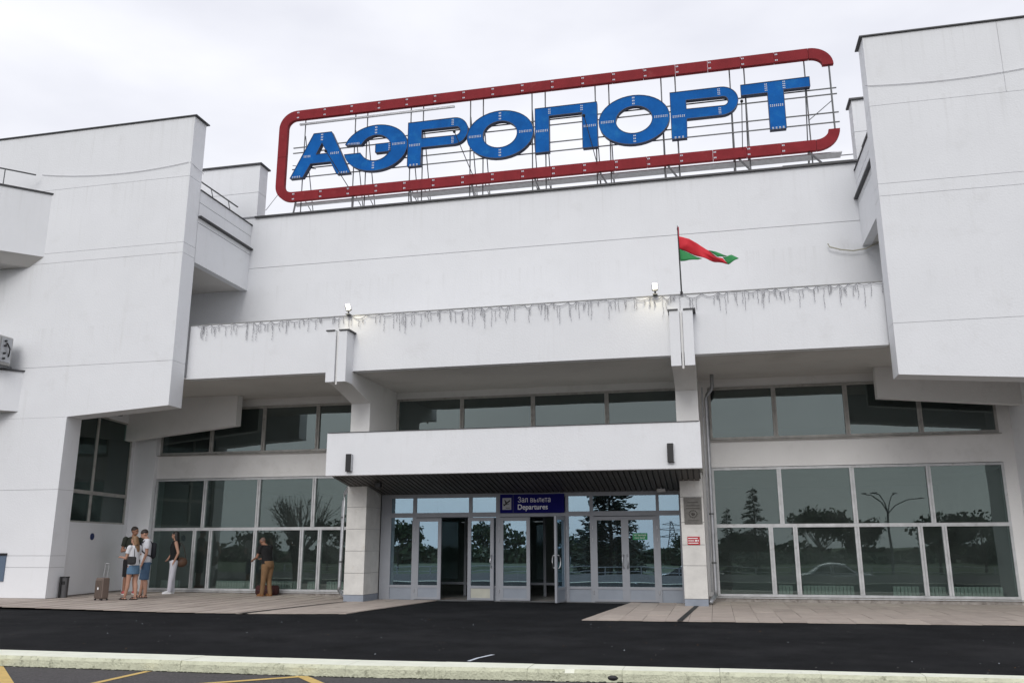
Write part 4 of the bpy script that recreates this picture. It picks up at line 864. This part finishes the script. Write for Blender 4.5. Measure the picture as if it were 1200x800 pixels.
    if kind == 'skirt':
        stack(b, [(0, -.004 * h, z * h, rx * h, ry * h) for z, rx, ry in ((.395, .108, .088), (.45, .108, .085), (.50, .105, .078), (.56, .088, .066), (.60, .083, .061))]); remeshed(b, 'skirt', bm_, root, .0095, 1)
    else:
        zend = {'shorts': .62, 'trousers': 1.0}[kind]
        stack(b, [(0, -.003 * h, z * h, rx * h * g, ry * h * g) for z, rx, ry in ((.455, .06, .055), (.49, .103, .075), (.53, .101, .074), (.58, .088, .064))])
        for i in range(2):
            hip, kn, an = J[('leg', i)]
            if kind == 'shorts': b.tube([hip, kn.lerp(an, .08)], [.064 * h * g, .054 * h], 14)
            else:
                cone(b, hip, kn, .062 * h * g, .047 * h, 14); b.tube([kn, kn.lerp(an, .5), an + V3(0, -.004, -.012)], [.047 * h, .040 * h, .037 * h], 14)
        remeshed(b, {'shorts': 'shorts', 'trousers': 'trousers'}[kind], bm_, root, .0095, 1)
    # hair
    hm, style = hair; b = MB()
    def hadd(src): b.add([hc + Rh @ Vector(v) for v in src.v], src.f)
    q = MB(); q.ball((0, -.010 * h, .022 * h), .048 * h, .056 * h, .050 * h, 16, 10)
    if style == 'cropped': q = MB(); q.ball((0, -.013 * h, .014 * h), .0455 * h, .052 * h, .050 * h, 16, 10)
    hadd(q)
    if style == 'long':
        q = MB(); stack(q, [(0, cy * h, z * h, rx * h, ry * h) for z, cy, rx, ry in ((.045, -.014, .040, .042), (.0, -.022, .050, .044), (-.05, -.034, .052, .034), (-.10, -.046, .050, .026), (-.16, -.056, .040, .020), (-.20, -.058, .022, .012))]); hadd(q)
    remeshed(b, 'hair', hm, root, .0085, 1)
    sm, sk_ = shoes
    for i in range(2):
        hip, kn, an = J[('leg', i)]; b = MB()
        if sk_ == 'sandal':
            b.box(an.x - .024 * h, an.x + .024 * h, an.y - .035 * h, an.y + .105 * h, 0, .012 * h); 
            for yy in (.0, .04, .075): b.tube([(an.x - .026 * h, an.y + yy * h, .008 * h), (an.x, an.y + yy * h, .036 * h), (an.x + .026 * h, an.y + yy * h, .008 * h)], .006 * h, 6)
            b.tube([(an.x - .022 * h, an.y, .03 * h), (an.x, an.y - .024 * h, .045 * h), (an.x + .022 * h, an.y, .03 * h)], .005 * h, 6); b.build('sandal', sm, root, local=True)
        else:
            cone(b, an + V3(0, -.014, -.022), an + V3(0, .03, -.022), .029 * h, .028 * h); cone(b, an + V3(0, .03, -.026), an + V3(0, .088, -.034), .027 * h, .019 * h); o = remeshed(b, 'shoe', sm, root, .0085, 1)
            s = MB(); s.box(an.x - .026 * h, an.x + .026 * h, an.y - .040 * h, an.y + .105 * h, 0.0, .014 * h); s.build('sole', sign_txt if sk_ == 'sneaker' else sm, o, bevel=.004, local=True)
    return root, hc, Rh, J
brown_h = mat('dark_brown_hair', (.018, .011, .008), .6, noise=.3, nscale=30); blonde = mat('light_brown_hair', (.20, .115, .055), .55, noise=.35, nscale=40); black_h = mat('black_hair', (.008, .006, .006), .5); grey_h = mat('cropped_grey_hair', (.16, .10, .08), .7, noise=.3, nscale=30)
# the man in the olive shirt, half hidden behind the girl
person('man in dark olive t-shirt and black shorts, arms folded, standing behind the girl', -14.67, 19.98, -128, 1.70, skin_t,
       dict(girth=1.08, shw=.118, look=35, nod=.25, arms=[((-.035, -.01, -.175), (.10, .12, .01)), ((.035, .0, -.175), (-.09, .125, .03))], legs=[((-.01, .01), (-.02, .01)), ((.01, .0), (.02, -.01))]),
       (cloth('olive_cotton', (.018, .022, .016)), .62, .49), (cloth('black_cotton', (.008, .008, .010)), 'shorts'), (brown_h, 'short'), (mat('red_white_shoe', (.45, .10, .10), .7, noise=.3, nscale=25), 'sneaker'), 'people waiting outside the terminal')
rt_, hc, Rh, J = person('young woman with long light brown hair, white t-shirt and short denim skirt', -13.36, 18.28, 78, 1.46, skin_m,
       dict(shw=.098, look=8, nod=.25, lean=.03, arms=[((-.012, .05, -.165), (.03, .135, .015)), ((.012, .03, -.17), (-.04, .14, .0))], legs=[((0, .03), (.005, .075)), ((.0, -.015), (.0, -.045))]),
       (cloth('white_cotton', (.62, .63, .66), .05), .55, .53), (cloth('light_denim', (.085, .16, .25)), 'skirt'), (blonde, 'long'), (mat('black_leather', (.012, .01, .01), .5), 'sandal'), 'people waiting outside the terminal')
person('young man in a white t-shirt and blue denim shorts, head bowed, behind the girl', -13.53, 18.98, 128, 1.64, skin_m,
       dict(shw=.115, look=-10, nod=.9, lean=.04, arms=[((-.02, .0, -.175), (.02, .045, -.14)), ((.02, .03, -.17), (-.06, .12, -.03))], legs=[((-.01, .0), (-.03, -.02)), ((.01, .02), (.03, .04))]),
       (cloth('white_cotton_b', (.60, .61, .65), .05), .62, .50), (cloth('mid_denim', (.055, .105, .18)), 'shorts'), (brown_h, 'short'), (mat('brown_sandal', (.02, .014, .012), .5), 'sandal'), 'people waiting outside the terminal')
person('woman with long black hair, black sleeveless top and white trousers, alone by the window', -13.90, 20.66, 128, 1.60, skin_m,
       dict(shw=.100, look=-32, nod=.05, arms=[((-.045, -.045, -.165), (.035, .05, -.13)), ((.01, .03, -.17), (-.08, .055, -.08))], legs=[((.0, .02), (.01, .04)), ((.0, .0), (-.01, -.01))]),
       (cloth('black_top', (.006, .006, .007)), 0, .52), (cloth('white_trousers', (.58, .58, .64), .05), 'trousers'), (black_h, 'long'), (mat('white_shoe', (.65, .66, .68), .6), 'sneaker'), 'people waiting outside the terminal')
person('older man in a black polo shirt and khaki trousers, head down, facing the window', -11.22, 20.72, 72, 1.50, skin_t,
       dict(girth=1.15, shw=.115, look=6, nod=1.3, lean=.24, arms=[((-.025, .045, -.165), (.035, .115, -.04)), ((.02, .07, -.16), (-.04, .10, -.03))], legs=[((-.005, .02), (.0, .05)), ((.0, .01), (-.0, -.035))]),
       (cloth('black_polo', (.006, .006, .007)), .62, .53), (cloth('khaki_cotton', (.20, .115, .055)), 'trousers'), (grey_h, 'cropped'), (mat('tan_shoe', (.22, .10, .035), .6), 'shoe'), 'people waiting outside the terminal')
# bags they carry
A = thing('shoulder_bag', 'black shoulder bag hanging at the side of the girl in the denim skirt', 'bag', (-13.31, 18.13, GZ(-13.2)), R(78))
b = MB(); b.box(-.05, .035, -.13, .12, .80, .98); b.build('bag_body', black, A, bevel=.03, local=True)
b = MB(); b.tube([(-.02, -.1, .95), (-.04, -.1, 1.12), (.02, -.06, 1.235), (.14, .0, 1.25)], .009, 6); b.build('strap', black, A, local=True)
A = thing('shoulder_bag', 'soft brown bag behind the hip of the woman in white trousers', 'bag', (-13.73, 20.74, GZ(-13.7)), R(128))
b = MB(); b.ball((0, 0, .80), .10, .15, .13, 14, 10); b.build('bag_body', mat('brown_leather', (.09, .045, .025), .6, noise=.2, nscale=10), A, smooth=True, local=True)
b = MB(); b.tube([(-.02, -.1, .9), (-.06, -.02, 1.2), (.02, .06, 1.30), (.0, .1, .9)], .009, 6); b.build('strap', mat('brown_strap', (.05, .03, .02), .6), A, local=True)
A = thing('backpack', 'small black backpack on the back of the young man in the white t-shirt', 'backpack', (-13.53, 18.98, GZ(-13.38)), R(128))
b = MB(); b.box(-.13, .13, -.20, -.085, .92, 1.30); b.build('bag_body', cloth('dark_nylon', (.01, .011, .016)), A, bevel=.04, smooth=True, local=True)
for s in (-1, 1): b = MB(); b.tube([(s * .09, -.11, 1.27), (s * .10, .03, 1.385), (s * .105, .15, 1.28), (s * .12, .13, 1.1), (s * .155, .0, 1.0), (s * .11, -.11, .97)], .018, 6); b.build('strap', cloth('nylon_strap', (.01, .012, .02)), A, local=True)
# ================================================================== ACROSS THE ROAD (seen mirrored in the glass)
leaf_m = [mat('foliage_%d' % i, c, .9, noise=.4, nscale=1.5) for i, c in enumerate([(.035, .055, .02), (.045, .07, .025), (.025, .042, .018), (.02, .035, .02)])]
bark = mat('bark', (.07, .055, .045), .9, noise=.3, nscale=8)
def leaves(fn, n, size, rnd, mi=3):
    b = MB()
    for i in range(n):
        c = Vector(fn()); a = Vector((rnd.gauss(0, 1), rnd.gauss(0, 1), rnd.gauss(0, 1))).normalized(); u = a.orthogonal().normalized(); w = a.cross(u); s = size * rnd.uniform(.6, 1.3)
        b.add([c + u * s, c + w * s * .8, c - u * s, c - w * s * .8], [(0, 1, 2, 3)], rnd.randrange(mi))
    return b
def broadleaf(x, y, zb, h, r, label, seed, n=2600, bare=False, group=None, kind='leafy_tree'):
    rnd = random.Random(seed); t = thing(kind, label, 'tree', (x, y, zb), 0, group); b = MB(); cl = []
    b.tube([(0, 0, -.2), (.05, 0, h * .25), (0, .05, h * .5)], [h * .028, h * .02, h * .013], 8)
    for k in range(16 if not bare else 26):
        a = rnd.uniform(0, 6.28); z0 = h * rnd.uniform(.22, .5); el = rnd.uniform(.5, 1.2); L = r * rnd.uniform(.6, 1.0); e = Vector((math.cos(a) * L * math.cos(el * .8), math.sin(a) * L * math.cos(el * .8), min(h * .95 - z0, L * 1.1 * math.sin(el) + h * .12)))
        s = Vector((0, 0, z0)); m = s + e * .5 + Vector((0, 0, -.05 * h)) * .3; b.tube([s, m, s + e], [h * .011, h * .007, h * .003], 5); cl.append((s + e, r * rnd.uniform(.25, .45)))
        for q in range(3 if not bare else 6):
            d = Vector((rnd.gauss(0, 1), rnd.gauss(0, 1), rnd.gauss(.4, 1))).normalized() * r * rnd.uniform(.2, .4); b.tube([s + e * rnd.uniform(.4, .9), s + e + d], [h * .004, h * .0012], 4)
    b.build('trunk', bark, t, local=True)
    def f():
        c, rr = rnd.choice(cl); return c + Vector((rnd.gauss(0, .5), rnd.gauss(0, .5), rnd.gauss(0, .4))) * rr
    leaves(f, n if not bare else 260, r * .075 if not bare else .05, rnd).build('crown', leaf_m[:3], t, local=True); return t
def conifer(x, y, zb, h, r, label, seed, n=60, group=None, kind='spruce_tree'):
    rnd = random.Random(seed); t = thing(kind, label, 'tree', (x, y, zb), 0, group); b = MB(); b.tube([(0, 0, -.2), (0, 0, h)], [h * .022, .01], 7); b.build('trunk', bark, t, local=True)
    b = MB(); c = MB()
    for k in range(n):
        z = h * (.08 + .9 * k / n); L = r * (1 - k / n) ** .85 * rnd.uniform(.7, 1.15) + .05; a = rnd.uniform(0, 6.28); d = Vector((math.cos(a), math.sin(a), 0)); tip = Vector((0, 0, z)) + d * L + Vector((0, 0, -.18 * L)); b.tube([(0, 0, z), tip], [.02, .006], 4)
        for q in range(int(16 * L / r) + 5):
            u = rnd.uniform(.1, 1); p = Vector((0, 0, z)).lerp(tip, u) + Vector((0, 0, rnd.uniform(-.12, .02) * r * .6)); s = Vector((-d.y, d.x, 0)) * rnd.choice((-1, 1)); w = r * rnd.uniform(.12, .26) * (1.15 - u * .6)
            e = p + s * w + d * w * .6 + Vector((0, 0, -w * .35)); c.add([p - d * .03, p + d * .13 * r, e], [(0, 1, 2)], rnd.randrange(2))
    b.build('branches', bark, t, local=True); c.build('crown', leaf_m[2:], t, local=True); return t
ZR = -1.165
conifer(-6.9, -18, ZR, 8.8, 3.0, 'tall dark spruce across the road, mirrored in the double doors', 4, 230)
conifer(2.9, -25, ZR, 6.9, 1.7, 'taller of two slim conifers mirrored in the upper right window', 5, 130); conifer(1.0, -25.5, ZR, 5.4, 1.4, 'shorter of two slim conifers mirrored in the upper right window', 6, 100)
broadleaf(-27.6, -12.5, ZR, 6.6, 2.6, 'thinly leaved tree mirrored in the left ground floor windows', 7, bare=True)
broadleaf(-31.5, -13.5, ZR, 3.2, 1.8, 'low bushy tree mirrored in the left ground floor windows', 8, 1800)
tl = [(-44, -52, 4.6, 3.2), (-36, -56, 4.2, 3.2), (-24, -54, 4.2, 3.0), (-17, -66, 3.4, 2.6), (-11, -72, 2.9, 2.4), (-3, -70, 3.1, 2.4), (4, -66, 3.2, 2.6), (9.3, -42, 5.4, 2.8), (12.6, -43, 4.6, 2.4), (19.0, -40, 4.8, 2.8), (23.0, -42, 4.6, 2.8), (28, -44, 4.0, 3.0), (36, -46, 3.8, 3.0), (44, -44, 4.2, 3.4)]
pos = ['first', 'second', 'third', 'fourth', 'fifth', 'sixth', 'seventh', 'eighth', 'ninth', 'tenth', 'eleventh', 'twelfth', 'thirteenth', 'fourteenth']
for i, (x, y, h, r) in enumerate(tl): broadleaf(x, y, ZR, h, r, 'leafy tree beyond the lower road, %s along the belt of trees' % pos[i], 20 + i, 1500, group='trees beyond the lower road')
rnd = random.Random(9)
def far(): x = rnd.uniform(-170, 170); t = rnd.random(); return (x, -84 - rnd.uniform(0, 10), ZR + t * (2.3 + .5 * math.sin(x * .21) + .4 * math.sin(x * .67)))
leaves(far, 14000, .55, rnd).build('far_woods', leaf_m[:3], kind='stuff')
# four-armed street lamp
L = thing('street_lamp', 'four-armed street lamp across the road, mirrored in the right windows', 'street lamp', (10.3, -14, ZR))
b = MB(); b.tube([(0, 0, 0), (0, 0, 2.2), (0, 0, 4.4)], [.10, .08, .06], 10); b.build('pole', galv_d, L, local=True)
for dx, dy, dz in ((-1.25, .3, 1.25), (-.55, -.5, 1.3), (.55, -.4, 1.2), (2.0, .2, .85)):
    b = MB(); b.tube([(0, 0, 4.35), (dx * .25, dy * .25, 4.4 + dz * .5), (dx * .6, dy * .6, 4.4 + dz * .85), (dx, dy, 4.4 + dz * .95)], [.04, .035, .03, .03], 6); b.build('arm', galv_d, L, local=True)
    b = MB(); b.box(dx - .16, dx + .16, dy - .08, dy + .08, 4.38 + dz * .95, 4.42 + dz * .97); b.build('lamp_head', galv_d, L, bevel=.02, local=True)
# lattice power pylon
Pn = thing('power_pylon', 'lattice power pylon far across the fields, mirrored by the right door', 'pylon', (-7.7, -120, -1.6)); b = MB()
hgt = 7.2
def leg_pt(k, z): w = .95 * (1 - z / hgt) + .12; return (w * (1 if k in (0, 3) else -1), w * (1 if k < 2 else -1), z)
for k in range(4): b.tube([leg_pt(k, 0), leg_pt(k, hgt)], .05, 4)
for i in range(8):
    z0, z1 = hgt * i / 8, hgt * (i + 1) / 8
    for k in range(4): b.tube([leg_pt(k, z0), leg_pt((k + 1) % 4, z1)], .03, 4); b.tube([leg_pt((k + 1) % 4, z0), leg_pt(k, z1)], .03, 4)
b.build('tower', galv_d, Pn, local=True)
for z, w in ((4.6, 1.9), (5.6, 2.3), (6.5, 1.5)): b = MB(); b.tube([(-w, 0, z), (w, 0, z)], .05, 4); b.tube([(-w, 0, z), (0, 0, z + .4), (w, 0, z)], .035, 4); b.build('cross_arm', galv_d, Pn, local=True)
# railing along the drop to the lower road
Rl = thing('roadside_railing', 'grey horizontal-bar railing across the road, mirrored in the doors and windows', 'railing', (0, -7.2, ZR))
for i in range(23): x = -26 + i * 2.0; b = MB(); b.box(x - .03, x + .03, -.03, .03, 0, 1.33); b.build('post', galv, Rl, local=True)
for z in (.3, .55, .8, 1.05, 1.33): b = MB(); b.tube([(-26, 0, z), (18, 0, z)], .022, 6); b.build('rail', galv, Rl, local=True)
# parked cars
def car(x, y, zb, rz, paint, label):
    K = thing('parked_car', label, 'car', (x, y, zb), rz, 'cars parked on the lower road')
    prof = [(-2.15, .35), (-2.18, .62), (-2.05, .86), (-1.55, .93), (-.95, 1.33), (-.3, 1.44), (.35, 1.40), (1.0, .98), (1.75, .86), (2.12, .70), (2.2, .42), (2.15, .28), (-2.1, .28)]
    rings_ = []
    for yy, sc_, dz in ((-.86, .965, .0), (-.84, 1, .0), (-.62, 1, .03), (0, 1.01, .04), (.62, 1, .03), (.84, 1, 0), (.86, .965, 0)):
        rings_.append([(px * sc_, yy * (.80 if pz > 1.1 else 1.0), .28 + (pz - .28) * (1 if abs(yy) < .85 else .93) + (dz if pz > .5 else 0)) for px, pz in prof])
    b = MB(); b.rings(rings_); o = b.build('body', paint, K, local=True, smooth=False)
    md = o.modifiers.new('b', 'BEVEL'); md.width = .03; md.segments = 2; md.limit_method = 'ANGLE'
    for s in (-1, 1):
        for pts in ([(-1.35, .97), (-.93, 1.28), (-.33, 1.36), (-.33, .97)], [(-.27, .97), (-.27, 1.36), (.32, 1.33), (.86, .99)]):
            g_ = MB(); ya, yb = (.865, .70); 
            f = [(p[0], s * (.868 if p[1] < 1.1 else .715), p[1]) for p in pts]; g_.add(f + [(p[0], p[1] - s * .01, p[2]) for p in f], [(0, 1, 2, 3), (7, 6, 5, 4)]); g_.build('side_window', mat('car_glass', (.01, .012, .014), .05), K, local=True)
        for wx in (-1.35, 1.35):
            w = MB(); w.tube([(wx, s * .72, .31), (wx, s * .9, .31)], .31, 20); t = w.build('wheel', black, K, local=True); r = MB(); r.tube([(wx, s * .895, .31), (wx, s * .91, .31)], .19, 14); r.build('rim', galv, t, local=True)
        for xx, mm in ((2.14, sign_txt), (-2.14, sign_red)): q = MB(); q.box(xx - .06, xx + .06, s * .55 - .16, s * .55 + .16, .58, .70); q.build('headlight' if xx > 0 else 'tail_light', mm, K, bevel=.02, local=True)
    q = MB(); q.add([(.42, -.62, 1.41), (.42, .62, 1.41), (1.0, .70, 1.05), (1.0, -.70, 1.05)], [(0, 1, 2, 3)]); q.build('windscreen', bpy.data.materials['car_glass'], K, local=True)
    return K
car(6.6, -9.6, ZR, 0, mat('white_car_paint', (.6, .6, .62), .25), 'white saloon car parked on the lower road behind the railing')
car(-1.6, -9.6, ZR, R(180), mat('black_car_paint', (.01, .01, .012), .2), 'black car parked on the lower road behind the railing')
